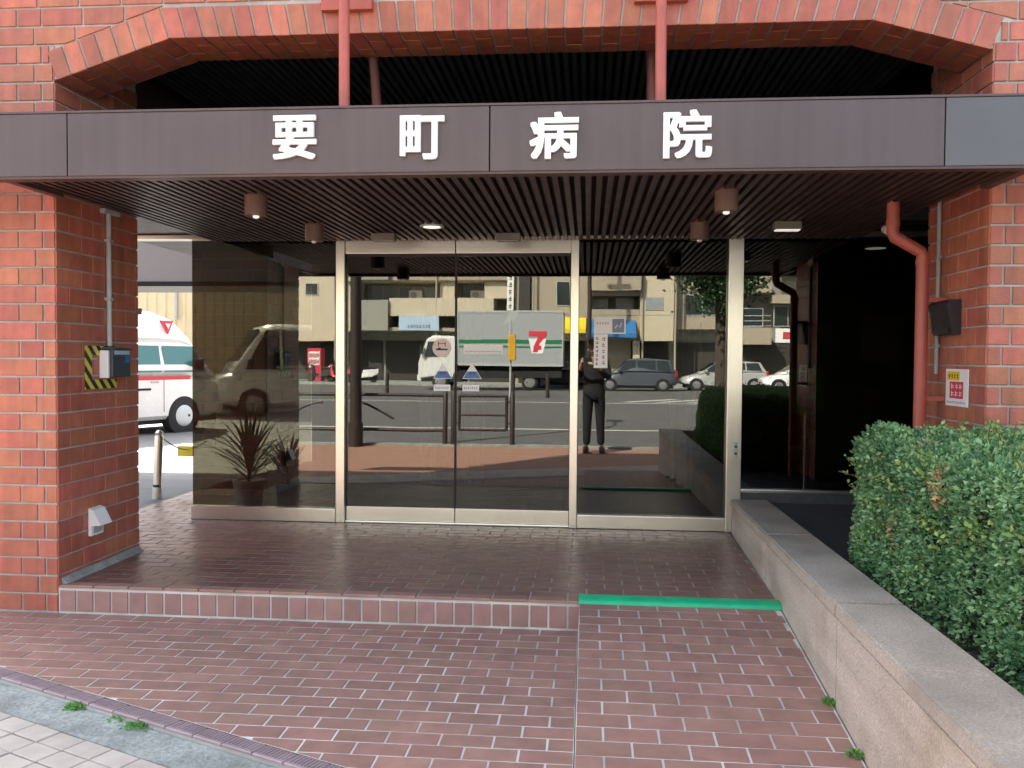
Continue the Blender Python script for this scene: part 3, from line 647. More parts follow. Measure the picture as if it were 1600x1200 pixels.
t = thing('recessed_light', 'lit round recessed lamp in the middle of the canopy soffit', 'lamp', (-1.042, 5.71, 2.30))
smooth_by_angle(MB().lathe([(.062, 2.290), (.078, 2.286), (.082, 2.296), (.07, 2.335)], -1.042, 5.71, 28).build('rim', M['grey'], t)); MB().lathe([(.058, 2.288), (.058, 2.294)], -1.042, 5.71, 24).build('lens', M['lamp'], t)
for x, y, lab in ((-1.447, 6.04, 'left grey door sensor box above the sliding doors'), (-.562, 6.06, 'right grey door sensor box above the sliding doors'), (1.247, 5.62, 'grey sensor box above the right pane')):
    t = thing('door_sensor', lab, 'sensor', (x, y, 2.25), group='door sensors')
    MB().box(x-.085, x+.085, y-.04, y+.05, 2.245, 2.297, .008).build('housing', mat('sensor_grey', (.17, .155, .125), .5), t); MB().box(x-.075, x+.075, y-.035, y+.03, 2.238, 2.2445, .002).build('window', M['lampw'] if x > 1 else M['grey'], t)
sp = thing('spot_lamp', 'small white spot lamp behind the red downpipe', 'lamp', (1.86, 5.6, 2.25))
smooth_by_angle(MB().tube([(1.86, 5.6, 2.335), (1.86, 5.6, 2.262)], .012, 10).build('arm', M['grey'], sp)); smooth_by_angle(MB().tube([(1.86, 5.66, 2.25), (1.86, 5.56, 2.235)], [.025, .04], 16).build('head', M['white'], sp))

# left pillar: conduit, call box with hazard tape, vent
ct = thing('conduit', 'thin grey conduit running down the pillar to the striped box', 'conduit', (PL, 5.0, 1.48))
smooth_by_angle(MB().tube([(PL+.017, 4.995, 2.296), (PL+.017, 4.999, 1.478)], .0155, 12).build('tube', M['grey'], ct)); MB().box(PL+.001, PL+.034, 4.93, 5.10, 2.268, 2.296, .003).build('saddle', M['grey'], ct)
for z in (1.75, 2.10): MB().box(PL+.001, PL+.036, 4.974, 5.020, z, z+.018, .002).build('clip', M['grey'], ct)
hz = thing('call_box', 'dark call box with blue label inside a yellow and black striped border', 'box', (PL, 4.95, 1.22))
M['hazard'] = stripes('hazard_tape', (.02, .02, .02), (.62, .55, .06), 11.5)
for b in ((4.765, 5.10, 1.420, 1.476), (4.765, 5.10, 1.222, 1.276), (4.765, 4.835, 1.2765, 1.4195)): MB().box(PL+.001, PL+.004, b[0], b[1], b[2], b[3]).build('hazard_tape', M['hazard'], hz)
MB().box(PL+.001, PL+.075, 4.935, 5.135, 1.290, 1.455, .006).build('box_body', mat('call_box_dark', (.045, .06, .065), .5), hz)
MB().box(PL+.001, PL+.055, 4.915, 4.933, 1.285, 1.450, .003).build('hinge_edge', M['white'], hz)
MB().box(PL+.0755, PL+.0765, 4.95, 5.12, 1.425, 1.450).build('title_plate', M['paleblue'], hz); mb = MB()
for b in ((5.07, 5.12, 1.375, 1.42),): mb.box(PL+.0755, PL+.077, *b)
mb.build('blue_label', M['blue'], hz)
MB().prism([(4.935, 1.456), (5.135, 1.456), (5.135, 1.462), (4.935, 1.470)], 'X', PL+.001, PL+.09).build('lid', mat('call_box_dark', (.045, .06, .065)), hz)
vt = thing('outlet_cover', 'small white weatherproof outlet cover low on the pillar', 'outlet', (PL, 4.86, .36))
MB().prism([(PL+.001, .362), (PL+.02, .362), (PL+.02, .42), (PL+.075, .425), (PL+.03, .515), (PL+.001, .525)], 'Y', 4.79, 4.915).build('hood', M['white'], vt)
MB().box(PL+.0201, PL+.024, 4.805, 4.90, .375, .415, .001).build('socket', M['grey'], vt)

# right pillar: downpipe, speaker, notice, conduit
dp = thing('downpipe', 'red painted downpipe with a dogleg in front of the right pillar', 'pipe', (1.85, 5.0, .4))
smooth_by_angle(MB().tube([(1.684, 5.0, 2.32), (1.684, 5.0, 2.135), (1.692, 5.0, 2.112), (1.838, 5.0, 2.028), (1.848, 5.0, 2.005), (1.850, 5.0, .35)], .0335, 18).build('pipe', M['redpipe'], dp), 50)
for z in (2.125, 2.015): smooth_by_angle(MB().tube([(1.684 if z > 2.1 else 1.849, 5.0, z+.045 if z > 2.1 else z-.06), (1.684 if z > 2.1 else 1.849, 5.0, z+.075 if z > 2.1 else z-.03)], .0375, 18).build('socket', M['redpipe'], dp))
for z in (1.75, 1.2): MB().box(1.86, PR-.0015, 4.985, 5.015, z, z+.025).build('bracket', M['redpipe'], dp)
ib = thing('wall_speaker', 'black box speaker on the inner face of the right pillar', 'speaker', (PR, 4.93, 1.56))
MB().prism([(PR-.001, 1.565), (PR-.045, 1.565), (PR-.075, 1.73), (PR-.055, 1.752), (PR-.001, 1.752)], 'Y', 4.80, 5.06).build('cabinet', M['black'], ib)
MB().box(PR-.062, PR-.058, 4.82, 5.04, 1.58, 1.60).build('front_lip', M['black'], ib)
c2 = thing('conduit', 'thin grey conduit above the black speaker', 'conduit', (PR, 5.08, 1.75)); smooth_by_angle(MB().tube([(PR-.014, 5.085, 2.33), (PR-.014, 5.085, 1.35)], .012, 10).build('tube', M['grey'], c2))
for z in (1.5, 2.0): MB().box(PR-.028, PR-.001, 5.066, 5.104, z, z+.016, .002).build('clip', M['grey'], c2)
nb = thing('wall_notice', 'white notice with yellow band and red square on the right pillar', 'sign', (PR, 4.83, 1.18))
MB().box(PR-.006, PR-.001, 4.690, 4.970, 1.180, 1.380, .001).build('panel', M['white'], nb)
def xm(name, cells, x, m):
    mb = MB()
    for y0, y1, z0, z1 in cells: mb.box(x-.0007, x, y0, y1, z0, z1)
    return mb.build(name, m, nb)
xm('yellow_band', [(4.79, 4.945, 1.320, 1.366)], PR-.0063, M['yellow'])
xm('band_print', glyphs(4.80, 4.935, 1.326, 1.360, 4, 1, 31), PR-.0071, M['ink'])
xm('red_square', [(4.745, 4.915, 1.222, 1.312)], PR-.0063, M['red'])
xm('square_print', glyphs(4.755, 4.905, 1.228, 1.308, 3, 2, 33), PR-.0071, M['white'])
xm('small_print', glyphs(4.72, 4.95, 1.192, 1.210, 11, 1, 35), PR-.0063, M['bluegrad'])

# ================================================================== hedge
hg = thing('hedge', 'clipped green azalea hedge in the granite planter', 'hedge', (2.0, 3.4, .37))
def leafmat(name):
    m = bpy.data.materials.new(name); m.use_nodes = True; t = m.node_tree; b = t.nodes['Principled BSDF']
    a = t.nodes.new('ShaderNodeAttribute'); a.attribute_name = 'Col'; t.links.new(a.outputs['Color'], b.inputs['Base Color'])
    b.inputs['Roughness'].default_value = .45; b.inputs['Specular IOR Level'].default_value = .4
    tr = t.nodes.new('ShaderNodeBsdfTranslucent'); t.links.new(a.outputs['Color'], tr.inputs['Color'])
    mx = t.nodes.new('ShaderNodeMixShader'); mx.inputs[0].default_value = .25; out = t.nodes['Material Output']
    t.links.new(b.outputs[0], mx.inputs[1]); t.links.new(tr.outputs[0], mx.inputs[2]); t.links.new(mx.outputs[0], out.inputs[0]); return m
M['leaf'] = leafmat('leaf')
def leaves(name, P, N_, size, colr, parent, **tags):
    n = len(P)
    a = rng.normal(size=(n, 3)); d = N_*0.9+a*.75; d /= np.linalg.norm(d, axis=1)[:, None]
    s_ = np.cross(d, rng.normal(size=(n, 3))); s_ /= np.linalg.norm(s_, axis=1)[:, None]; u = np.cross(s_, d)
    L_ = size[:, None]; W_ = L_*.30
    v = np.empty((n, 4, 3)); v[:, 0] = P; v[:, 1] = P+d*L_*.5+s_*W_+u*L_*.06; v[:, 2] = P+d*L_-u*L_*.1; v[:, 3] = P+d*L_*.5-s_*W_+u*L_*.06
    me = bpy.data.meshes.new(name); me.vertices.add(n*4); me.vertices.foreach_set('co', v.reshape(-1))
    idx = np.arange(n)[:, None]*4; tri = np.concatenate([idx+np.array([[0, 1, 2]]), idx+np.array([[0, 2, 3]])], 1).reshape(-1)
    me.loops.add(n*6); me.loops.foreach_set('vertex_index', tri.astype(np.int32)); me.polygons.add(n*2)
    me.polygons.foreach_set('loop_start', np.arange(0, n*6, 3, dtype=np.int32)); me.update(calc_edges=True); me.validate()
    ca = me.color_attributes.new('Col', 'FLOAT_COLOR', 'POINT'); cc = np.ones((n, 4, 4)); cc[:, :, :3] = colr[:, None, :]; ca.data.foreach_set('color', cc.reshape(-1))
    me.materials.append(M['leaf']); return link(name, me, parent, **tags)
def vnoise(p, f, seed):
    r = np.random.default_rng(seed); o = np.zeros(len(p))
    for i in range(7):
        k = r.normal(size=3)*f; o += np.sin(p@k+r.uniform(0, 6.28))
    return o/4
HX0, HX1, HY0, HY1, HZ0, HZ1 = 1.36, 3.2, 2.08, 4.42, .36, 1.07
def hsurf(n, x0, x1, y0, y1, z0, z1, faces):
    A = {'l': (y1-y0)*(z1-z0), 't': (x1-x0)*(y1-y0), 'b': (x1-x0)*(z1-z0), 'f': (x1-x0)*(z1-z0)}
    tot = sum(A[f] for f in faces); Ps, Ns = [], []
    for f in faces:
        k = int(n*A[f]/tot); q = rng.random((k, 2))
        if f == 'l': p = np.c_[np.full(k, x0), y0+q[:, 0]*(y1-y0), z0+q[:, 1]*(z1-z0)]; nn = (-1, 0, .25)
        elif f == 't': p = np.c_[x0+q[:, 0]*(x1-x0), y0+q[:, 1]*(y1-y0), np.full(k, z1)]; nn = (0, 0, 1)
        elif f == 'b': p = np.c_[x0+q[:, 0]*(x1-x0), np.full(k, y1), z0+q[:, 1]*(z1-z0)]; nn = (0, 1, .25)
        else: p = np.c_[x0+q[:, 0]*(x1-x0), np.full(k, y0), z0+q[:, 1]*(z1-z0)]; nn = (0, -1, .25)
        Ps.append(p); Ns.append(np.tile(np.array(nn, float), (k, 1)))
    return np.concatenate(Ps), np.concatenate(Ns)
P1, N1 = hsurf(135000, HX0, HX1, HY0, HY1, HZ0, HZ1, 'ltbf'); P2, N2 = hsurf(18000, HX0+.02, 1.92, 4.2, 4.66, HZ0, HZ1-.02, 'ltb')
P_, N_ = np.concatenate([P1, P2]), np.concatenate([N1, N2]); N_ /= np.linalg.norm(N_, axis=1)[:, None]
# round the block off: pull points near its edges towards a rounded box
cen = np.clip(P_, [HX0+.14, HY0+.14, HZ0], [HX1-.14, 4.66-.14, HZ1-.16]); dv = P_-cen; dl = np.linalg.norm(dv, axis=1)[:, None]; P_ = np.where(dl > .14, cen+dv/np.maximum(dl, 1e-6)*.15, P_)
nz = vnoise(P_, 5, 3)*.035+vnoise(P_, 14, 4)*.022+vnoise(P_, 34, 6)*.012
P_ = P_+N_*(nz-rng.random(len(P_))**2*.11)[:, None]
keep = (vnoise(P_, 16, 31)+vnoise(P_, 40, 33)*.7 > -.78) | (rng.random(len(P_)) < .20); P_, N_ = P_[keep], N_[keep]
t_ = rng.random(len(P_)); g1 = np.array([.065, .19, .080]); g2 = np.array([.42, .64, .29]); c_ = g1+(g2-g1)*(t_**1.3*np.clip(.8+.5*vnoise(P_, 11, 21), .3, 1.4))[:, None]
young = (vnoise(P_, 6, 9) > .55) & (P_[:, 2] > .96) & (t_ > .6); c_[young] = np.array([.24, .38, .10])*(.7+.5*rng.random((young.sum(), 1)))
dry = (vnoise(P_, 9, 15) > .93) & (rng.random(len(P_)) < .7); c_[dry] = np.array([.58, .40, .20])*(.6+.7*rng.random((dry.sum(), 1)))
leaves('foliage', P_, N_, rng.uniform(.012, .030, len(P_)), c_, hg)
mb = MB(); PP, NN, CC = [], [], []
r = random.Random(5)
for i in range(330):
    x, y = r.uniform(HX0+.03, HX1), r.uniform(HY0, HY1+.15); z = HZ1-.04; h = r.uniform(.05, .13); dx, dy = r.uniform(-.05, .05), r.uniform(-.05, .05)
    if i < 50: x = HX0+r.uniform(.0, .05); z = r.uniform(.5, HZ1-.05); dx = -r.uniform(.05, .09); h *= .5
    mb.tube([(x, y, z), (x+dx, y+dy, z+h)], [.002, .001], 4)
    for k in range(9): q = k/8; PP.append((x+dx*q, y+dy*q, z+h*q)); NN.append((r.gauss(0, .6), r.gauss(0, .6), .6)); CC.append((.24+.08*r.random(), .38+.08*r.random(), .11))
mb.build('twigs', mat('twig', (.10, .07, .04), .9), hg, kind='stuff')
leaves('shoots', np.array(PP), np.array(NN), rng.uniform(.016, .03, len(PP)), np.array(CC), hg, kind='stuff')
MB().box(HX0+.09, HX1-.05, HY0+.09, HY1+.08, HZ0-.01, HZ1-.10, .05).build('dark_core', mat('hedge_core', (.012, .018, .010), 1.0), hg)  # near-black filler block, stops see-through and darkens gaps between leaves

# weeds in the gutter and beside the ramp
def weed(x, y, z, rad, n, lab, seed):
    r = np.random.default_rng(seed); a = r.uniform(0, 6.28, n); q = rad*r.random(n)**.8; p = np.c_[x+np.cos(a)*q, y+np.sin(a)*q*.6, np.full(n, z)+.02*(1-q/rad)*r.random(n)]
    nn = np.c_[np.cos(a)*.7, np.sin(a)*.7, np.full(n, .8)]; c = np.array([.13, .30, .07])+r.random((n, 1))*np.array([.08, .14, .04])
    t = thing('weed_tuft', lab, 'weed', (x, y, z)); leaves('leaves', p, nn, r.uniform(.008, .024, n), c, t, kind='stuff')
def gp(px, py, z=0.0):
    d = FWD+RT*((px-800)/1350)-UP*((py-600)/1350); t = (z-CAM_H)/d.z; return d.x*t, d.y*t
for (px, py, rad, n, lab), sd_ in zip(((120, 1106, .050, 150, 'round tuft of weeds in the gutter nearest the left edge'), (190, 1125, .05, 40, 'sparse weeds in the gutter between two tufts'), (218, 1136, .065, 130, 'flat tuft of weeds in the gutter further right'), (1300, 1118, .03, 90, 'weed growing where the ramp meets the granite wall'), (1340, 1192, .03, 80, 'weed at the foot of the granite wall by the bottom edge')), range(5)):
    x, y = gp(px, py, -.026 if px < 400 else .04); weed(x-(.01 if px > 400 else 0), y, -.027 if px < 400 else RZ0+(RZ1-RZ0)*(RY0-y)/(RY0-RY1)+.008, rad, n, lab, sd_)

# ================================================================== vehicles
M['carglass'] = mat('car_glass', (.02, .03, .03), .08, namt=0, spec=.6); M['tyre'] = mat('tyre', (.02, .02, .02), .8, namt=.1); M['rim'] = mat('rim', (.45, .46, .47), .35, metal=.8, namt=0)
M['lampred'] = mat('tail_lamp', (.5, .02, .02), .2, namt=0); M['lampclear'] = mat('head_lamp', (.75, .77, .78), .12, namt=0); M['under'] = mat('underbody', (.015, .015, .016), .8, namt=0); M['plate'] = mat('plate', (.75, .75, .68), .5, namt=0)
def sect(x, z0, z1, w0, w1, c):
    return [(x, -w0, z0+c), (x, -w0+c, z0), (x, w0-c, z0), (x, w0, z0+c), (x, w1, z1-c), (x, w1-c*1.2, z1), (x, -w1+c*1.2, z1), (x, -w1, z1-c)]
def loft(st, name, m, par): return smooth_by_angle(MB().hull([sect(*q) for q in st]).build(name, m, par, local=True), 42)
def quad(pts, nrm, name, m, par, t=.012):
    n_ = Vector(nrm).normalized()*t; p = [Vector(q) for q in pts]; a = [q+n_ for q in p]; b = [q-n_*.5 for q in p]; k = len(p)
    return MB().add(a+b, [tuple(range(k)), tuple(range(2*k-1, k-1, -1))]+[(i, k+i, k+(i+1) % k, (i+1) % k) for i in range(k)]).build(name, m, par, local=True)
def wheel(par, x, y, r, w_=.19):
    s = 1 if y > 0 else -1
    t = smooth_by_angle(MB().tube([(x, y-s*w_, r), (x, y-s*.02, r), (x, y, r)], [r, r, r*.93], 28).build('wheel', M['tyre'], par, local=True))
    smooth_by_angle(MB().tube([(x, y-s*.05, r), (x, y+s*.004, r), (x, y+s*.012, r)], [r*.64, r*.64, r*.5], 24).build('rim', M['rim'], t, local=True))
    for k in range(6): a = k*math.pi/3; MB().tube([(x+math.cos(a)*r*.34, y+s*.006, r+math.sin(a)*r*.34), (x+math.cos(a)*r*.34, y+s*.0145, r+math.sin(a)*r*.34)], r*.09, 8).build('rim_hole', M['under'], t, local=True); return t
def arch(par, x, y, r): 
    s = 1 if y > 0 else -1
    MB().tube([(x, y-s*.2, r), (x, y+s*.004, r)], r*1.17, 28).build('wheel_arch', M['under'], par, local=True)
def van(name, label, cat, paint, loc, rz, L=5.0, W=.86, H=2.25, ambulance=False, group=None):
    """cab-forward van, nose at local +x, ground at z=0"""
    t = thing(name, label, cat, loc, rz, group); f = L/2; k_ = .42 if ambulance else 0
    loft([(-f, .34, 1.05, W-.05, W-.06, .05), (-f+.08, .26, 1.06, W, W, .07), (f-.9, .26, 1.06, W, W, .07), (f-.35, .27, 1.02, W-.01, W-.02, .08), (f-.08, .30, .95, W-.07, W-.09, .09), (f, .36, .86, W-.13, W-.16, .09)], 'body', paint, t)
    top = H-.46 if ambulance else H
    loft([(-f+.02, 1.04, top-.05, W-.03, W-.16, .10), (-f+.10, 1.04, top, W-.005, W-.13, .12), (f-1.35+k_, 1.04, top, W-.005, W-.13, .12), (f-1.05+k_, 1.03, top-.06, W-.01, W-.14, .12), (f-.34+k_*.3, 1.0, 1.08, W-.05, W-.06, .02)], 'cabin', paint, t)
    if ambulance:
        loft([(-f+.05, top-.12, H-.12, W-.11, W-.26, .08), (-f+.3, top-.12, H, W-.10, W-.24, .10), (f-1.45, top-.12, H, W-.10, W-.24, .10), (f-1.0, top-.12, H-.14, W-.11, W-.24, .08), (f-.66, top-.16, top+.02, W-.16, W-.26, .03)], 'high_roof', paint, t)
    gm = M['teal'] if ambulance else M['carglass']
    for s in (-1, 1):
        def sy(z): return s*((W-.005)+( -.125)*(z-1.04)/(top-1.04))
        zt = top-.16; zb = 1.12
        for a, b, c, d in ((f-1.42, f-.62+k_*.4, f-1.12+k_, f-1.42), (f-2.55, f-1.50, f-1.50, f-2.47), (f-3.55, f-2.63, f-2.55, f-3.52), (-f+.25, f-3.63, f-3.60, -f+.32)):
            if b-a > .2: quad([(a, sy(zb), zb), (b, sy(zb), zb), (c, sy(zt), zt), (d, sy(zt), zt)] if s < 0 else [(d, sy(zt), zt), (c, sy(zt), zt), (b, sy(zb), zb), (a, sy(zb), zb)], (0, s, .15), 'side_window', gm, t)
        for x in (f-.82-k_*.43, -f+.95): arch(t, x, s*(W-.002), .31); wheel(t, x, s*(W+.004), .31)
        for x in (f-1.46, f-2.59): quad([(x-.006, s*(W), .4), (x+.006, s*W, .4), (x+.006, s*W, 1.03), (x-.006, s*W, 1.03)], (0, s, 0), 'door_seam', M['under'], t, .003)
        MB().box(f-1.75, f-1.58, s*W-.01, s*W+.02, .93, .965, .004).build('door_handle', M['under'] if not ambulance else M['grey'], t, local=True)
        MB().box(f-.78, f-.66, s*(W+.03), s*(W+.16), 1.16, 1.36, .02).build('mirror', M['under'], t, local=True)
        quad([(f-.02, s*(W-.42), .62), (f-.02, s*(W-.15), .62), (f-.055, s*(W-.13), .84), (f-.055, s*(W-.42), .84)], (1, s*.15, .1), 'headlight', M['lampclear'], t, .02)
        if ambulance:
            quad([(-f+.08, s*W, .985), (f-.85, s*W, .985), (f-.85, s*W, 1.055), (-f+.08, s*W, 1.055)], (0, s, 0), 'red_stripe', M['redline'], t, .008)
            quad([(f-2.35, s*W, .80), (f-1.75, s*W, .80), (f-1.75, s*W, .84), (f-2.35, s*W, .84)], (0, s, 0), 'slide_rail', M['under'], t, .008)
    p = lambda q, y, z: (q, y, z)
    quad([(f-.40+k_*.4, -W+.14, 1.12), (f-.40+k_*.4, W-.14, 1.12), (f-.98+k_, W-.24, top-.14), (f-.98+k_, -W+.24, top-.14)], (.75, 0, .5), 'windshield', M['carglass'], t, .02)
    quad([(f-.01, -W+.45, .60), (f-.01, W-.45, .60), (f-.05, W-.45, .80), (f-.05, -W+.45, .80)], (1, 0, .1), 'grille', M['under'], t, .02)
    MB().box(f-.12, f+.05, -W+.08, W-.08, .30, .52, .05).build('bumper', paint if not ambulance else M['grey'], t, local=True)
    MB().box(-f+.1, f-.1, -W+.12, W-.12, .18, .30).build('underbody', M['under'], t, local=True)
    if ambulance:
        for s in (-1, 1):
            e = quad([(f-1.42, s*(W-.155), H-.16), (f-1.27, s*(W-.115), H-.40), (f-1.12, s*(W-.155), H-.16)], (0, s, .3), 'emblem', M['redline'], t, .02)
            quad([(f-1.33, s*(W-.115), H-.21), (f-1.27, s*(W-.095), H-.31), (f-1.21, s*(W-.115), H-.21)], (0, s, .3), 'emblem_inset', M['pinkish'], e, .008)
        MB().box(f-1.98, f-1.68, -.62, -.30, H-.06, H+.06, .03).build('loudspeaker', M['under'], t, local=True)
    return t
M['vanwhite'] = mat('van_white', (.78, .79, .78), .25, namt=.02, coat=.4); M['teal'] = mat('tinted_window', (.05, .17, .165), .12, namt=0); M['redline'] = mat('ambulance_red', (.55, .03, .05), .4, namt=0)
van('ambulance', 'white high roofed ambulance with a red stripe parked in the yard', 'ambulance', M['vanwhite'], (-8.868, 14.49, 0), R(68), L=4.9, W=.90, H=2.22, ambulance=True)
van('parked_van', 'pale grey van facing the ambulance, seen through the tinted glass', 'van', mat('van_grey', (.80, .80, .76), .3, namt=.02, coat=.3), (-6.95, 21.2, 0), R(212), L=4.7, W=.86, H=2.2)

def car(name, label, paint, loc, rz, L=3.95, W=.84, H=1.53, hatch=True):
    t = thing(name, label, 'car', loc, rz, 'cars on the avenue'); f = L/2
    loft([(-f, .42, .80, W-.14, W-.16, .06), (-f+.12, .30, .92, W-.04, W-.06, .09), (-f+.8, .22, .95, W, W-.03, .08), (f-1.5, .22, .93, W, W-.03, .08), (f-.7, .23, .84, W-.02, W-.07, .09), (f-.15, .28, .70, W-.12, W-.17, .10), (f, .36, .58, W-.24, W-.28, .08)], 'body', paint, t)
    rear = -f+.10 if hatch else -f+.7
    loft([(rear, .90, .98, W-.10, W-.14, .02), (rear+.28, .90, H-.07, W-.06, W-.24, .08), (-.35, .90, H, W-.05, W-.23, .09), (.35, .90, H-.06, W-.05, W-.24, .09), (f-.85, .86, .90, W-.09, W-.12, .01)], 'cabin', paint, t)
    for s in (-1, 1):
        def sy(z): return s*((W-.05)-.185*(z-.9)/(H-.9))
        zt, zb = H-.12, .97
        for a, b, c, d in ((.02, f-1.05, .42, .02), (-.95, -.05, -.05, -.92), (rear+.22, -1.03, -1.0, rear+.40)):
            if b-a > .15:
                q = [(a, sy(zb), zb), (b, sy(zb), zb), (c, sy(zt), zt), (d, sy(zt), zt)]
                quad(q if s < 0 else q[::-1], (0, s, .4), 'side_window', M['carglass'], t)
        for x in (f-.72, -f+.72): arch(t, x, s*(W-.004), .30); wheel(t, x, s*(W+.004), .30)
        quad([(f-.20, s*(W-.38), .60), (f-.28, s*(W-.13), .60), (f-.40, s*(W-.12), .74), (f-.26, s*(W-.38), .72)], (1, s*.5, .3), 'headlight', M['lampclear'], t, .025)
        MB().box(-f+.02, -f+.12, s*(W-.20), s*(W-.06), .72, 1.0, .02).build('tail_lamp', M['lampred'], t, local=True)
        MB().box(f-1.25, f-1.12, s*(W-.02), s*(W+.12), .95, 1.06, .02).build('mirror', paint, t, local=True)
    quad([(f-.95, -W+.16, .93), (f-.95, W-.16, .93), (.48, W-.27, H-.10), (.48, -W+.27, H-.10)], (.6, 0, .7), 'windshield', M['carglass'], t, .02)
    MB().box(-f+.2, f-.2, -W+.1, W-.1, .15, .26).build('underbody', M['under'], t, local=True)
    quad([(f-.02, -.3, .42), (f-.02, .3, .42), (f-.04, .3, .54), (f-.04, -.3, .54)], (1, 0, 0), 'grille', M['under'], t, .03)
    return t
RZ = -.12
car('hatchback_car', 'slate blue grey hatchback reflected to the right of the person', mat('car_slate', (.075, .085, .105), .3, namt=.02, coat=.4), (2.35, -30.0, RZ), R(180), L=4.0, H=1.60)
car('silver_car', 'silver car queued directly behind the slate grey hatchback', mat('car_silver', (.38, .39, .38), .3, namt=.02, coat=.4), (6.75, -31.0, RZ), R(180), L=4.2, H=1.5)
car('white_car', 'white car reflected in the right pane', mat('car_white', (.75, .76, .75), .3, namt=.02, coat=.4), (10.4, -29.6, RZ), R(180), L=4.2, H=1.5)
car('black_car', 'black car partly hidden behind the delivery truck', mat('car_black', (.02, .021, .024), .25, namt=.02, coat=.4), (-1.0, -32.8, RZ), R(180), L=4.2, H=1.45)

# delivery truck, nose towards -x
tk = thing('delivery_truck', 'grey box delivery truck with green stripes and a red emblem', 'truck', (-4.75, -29.2, RZ), R(180)); M['silverbox'] = mat('truck_box', (.34, .37, .38), .45, namt=.03); M['truckgreen'] = mat('truck_green', (.01, .16, .07), .5, namt=0); M['cabwhite'] = mat('cab_white', (.68, .69, .66), .3, namt=.02)
MB().box(-3.55, 1.45, -1.08, 1.08, 1.22, 3.78, .04).build('cargo_box', M['silverbox'], tk, local=True)
for z in (1.18, 3.70): MB().box(-3.58, 1.48, -1.10, 1.10, z, z+.10, .01).build('box_rail', M['grey'], tk, local=True)
for x in (-3.57, 1.42): MB().box(x, x+.06, -1.10, 1.10, 1.28, 3.70, .01).build('box_post', M['grey'], tk, local=True)
loft([(1.62, .62, 2.55, .95, .88, .08), (1.75, .55, 2.62, .97, .90, .10), (2.75, .55, 2.62, .97, .90, .12), (3.05, .5, 2.45, .97, .88, .12), (3.32, .5, 1.7, .96, .93, .10), (3.40, .5, 1.35, .95, .94, .06)], 'cab', M['cabwhite'], tk)
quad([(3.37, -.82, 1.62), (3.37, .82, 1.62), (3.10, .78, 2.38), (3.10, -.78, 2.38)], (1, 0, .3), 'windshield', M['carglass'], tk, .03)
for s in (-1, 1):
    q = [(2.05, s*.96, 1.62), (3.12, s*.96, 1.58), (2.96, s*.92, 2.32), (2.05, s*.92, 2.32)]; quad(q if s < 0 else q[::-1], (0, s, .1), 'side_window', M['carglass'], tk, .02)
    MB().box(3.28, 3.42, s*.55-.18, s*.55+.18, .85, 1.08, .03).build('headlight', M['lampclear'], tk, local=True); MB().box(3.2, 3.32, s*1.02, s*1.2, 1.7, 2.15, .02).build('mirror', M['under'], tk, local=True)
    for x in (2.35, -2.0): wheel(tk, x, s*.98, .40, .24)
    for b, m in (((-3.54, 1.44, 2.26, 2.44), 'truckgreen'), ((-3.54, 1.44, 2.06, 2.14), 'truckgreen')): MB().box(b[0], b[1], s*1.081, s*1.089, b[2], b[3]).build('green_stripe', M[m], tk, local=True)
    e = quad([(-2.35+dx, s*1.09, 1.80+dz) for dx, dz in (((-.42, .70), (.42, .70), (.26, 0), (-.26, 0)))][::s], (0, s, 0), 'emblem', M['white'], tk, .006)
    d7 = [(-.40, .80), (-.40, 1.02), (.42, 1.02), (.42, .84), (.10, .45), (.02, .05), (-.22, .05), (-.12, .45), (.05, .80)]
    quad([(-2.35-s*-1*dx, s*1.10, 1.82+dz) for dx, dz in d7][::1], (0, s, 0), 'emblem_figure', M['red'], e, .008)
    MB().box(-2.53, -2.17, s*1.097, s*1.112, 1.98, 2.18).build('emblem_band', M['red'], e, local=True)
    MB().box(-3.5, 1.4, s*1.02, s*1.05, .62, .95, .01).build('side_guard', M['under'], tk, local=True)
MB().box(-3.5, 3.2, -.4, .4, .62, 1.2).build('chassis', M['under'], tk, local=True); MB().box(3.25, 3.46, -.96, .96, .42, .72, .04).build('bumper', M['cabwhite'], tk, local=True); MB().box(1.3, 3.3, -.9, .9, .4, .9).build('engine_bay', M['under'], tk, local=True)

# scooters across the avenue
def scooter(x, y, rz, m, lab):
    t = thing('scooter', lab, 'scooter', (x, y, 0), rz, 'parked scooters')
    for wx in (.62, -.60): smooth_by_angle(MB().tube([(wx, -.05, .23), (wx, .05, .23)], .23, 24).build('wheel', M['tyre'], t, local=True))
    smooth_by_angle(MB().hull([sect(-.85, .50, .78, .12, .10, .04), sect(-.5, .32, .80, .17, .13, .05), sect(-.05, .28, .72, .16, .12, .05), sect(.05, .26, .36, .14, .12, .03), sect(.35, .26, .40, .13, .10, .03), sect(.45, .3, .95, .16, .12, .04), sect(.60, .45, 1.0, .13, .10, .04)]).build('body', m, t, local=True))
    MB().box(-.75, -.02, -.13, .13, .76, .86, .04).build('seat', M['black'], t, local=True); MB().tube([(.42, -.33, 1.08), (.52, 0, 1.02), (.42, .33, 1.08)], .018, 8).build('handlebar', M['black'], t, local=True)
    MB().tube([(.62, 0, .23), (.52, 0, 1.0)], .03, 8).build('fork', M['grey'], t, local=True); MB().tube([(.60, 0, .86), (.70, 0, .86)], .08, 14).build('headlight', M['lampclear'], t, local=True)
scooter(-13.9, -34.6, R(200), M['red'], 'red scooter parked under the apartments by the red sign'); scooter(-12.6, -34.6, R(160), M['white'], 'white scooter parked under the grey balcony'); scooter(-15.0, -34.8, R(180), M['black'], 'black scooter parked left of the red one')

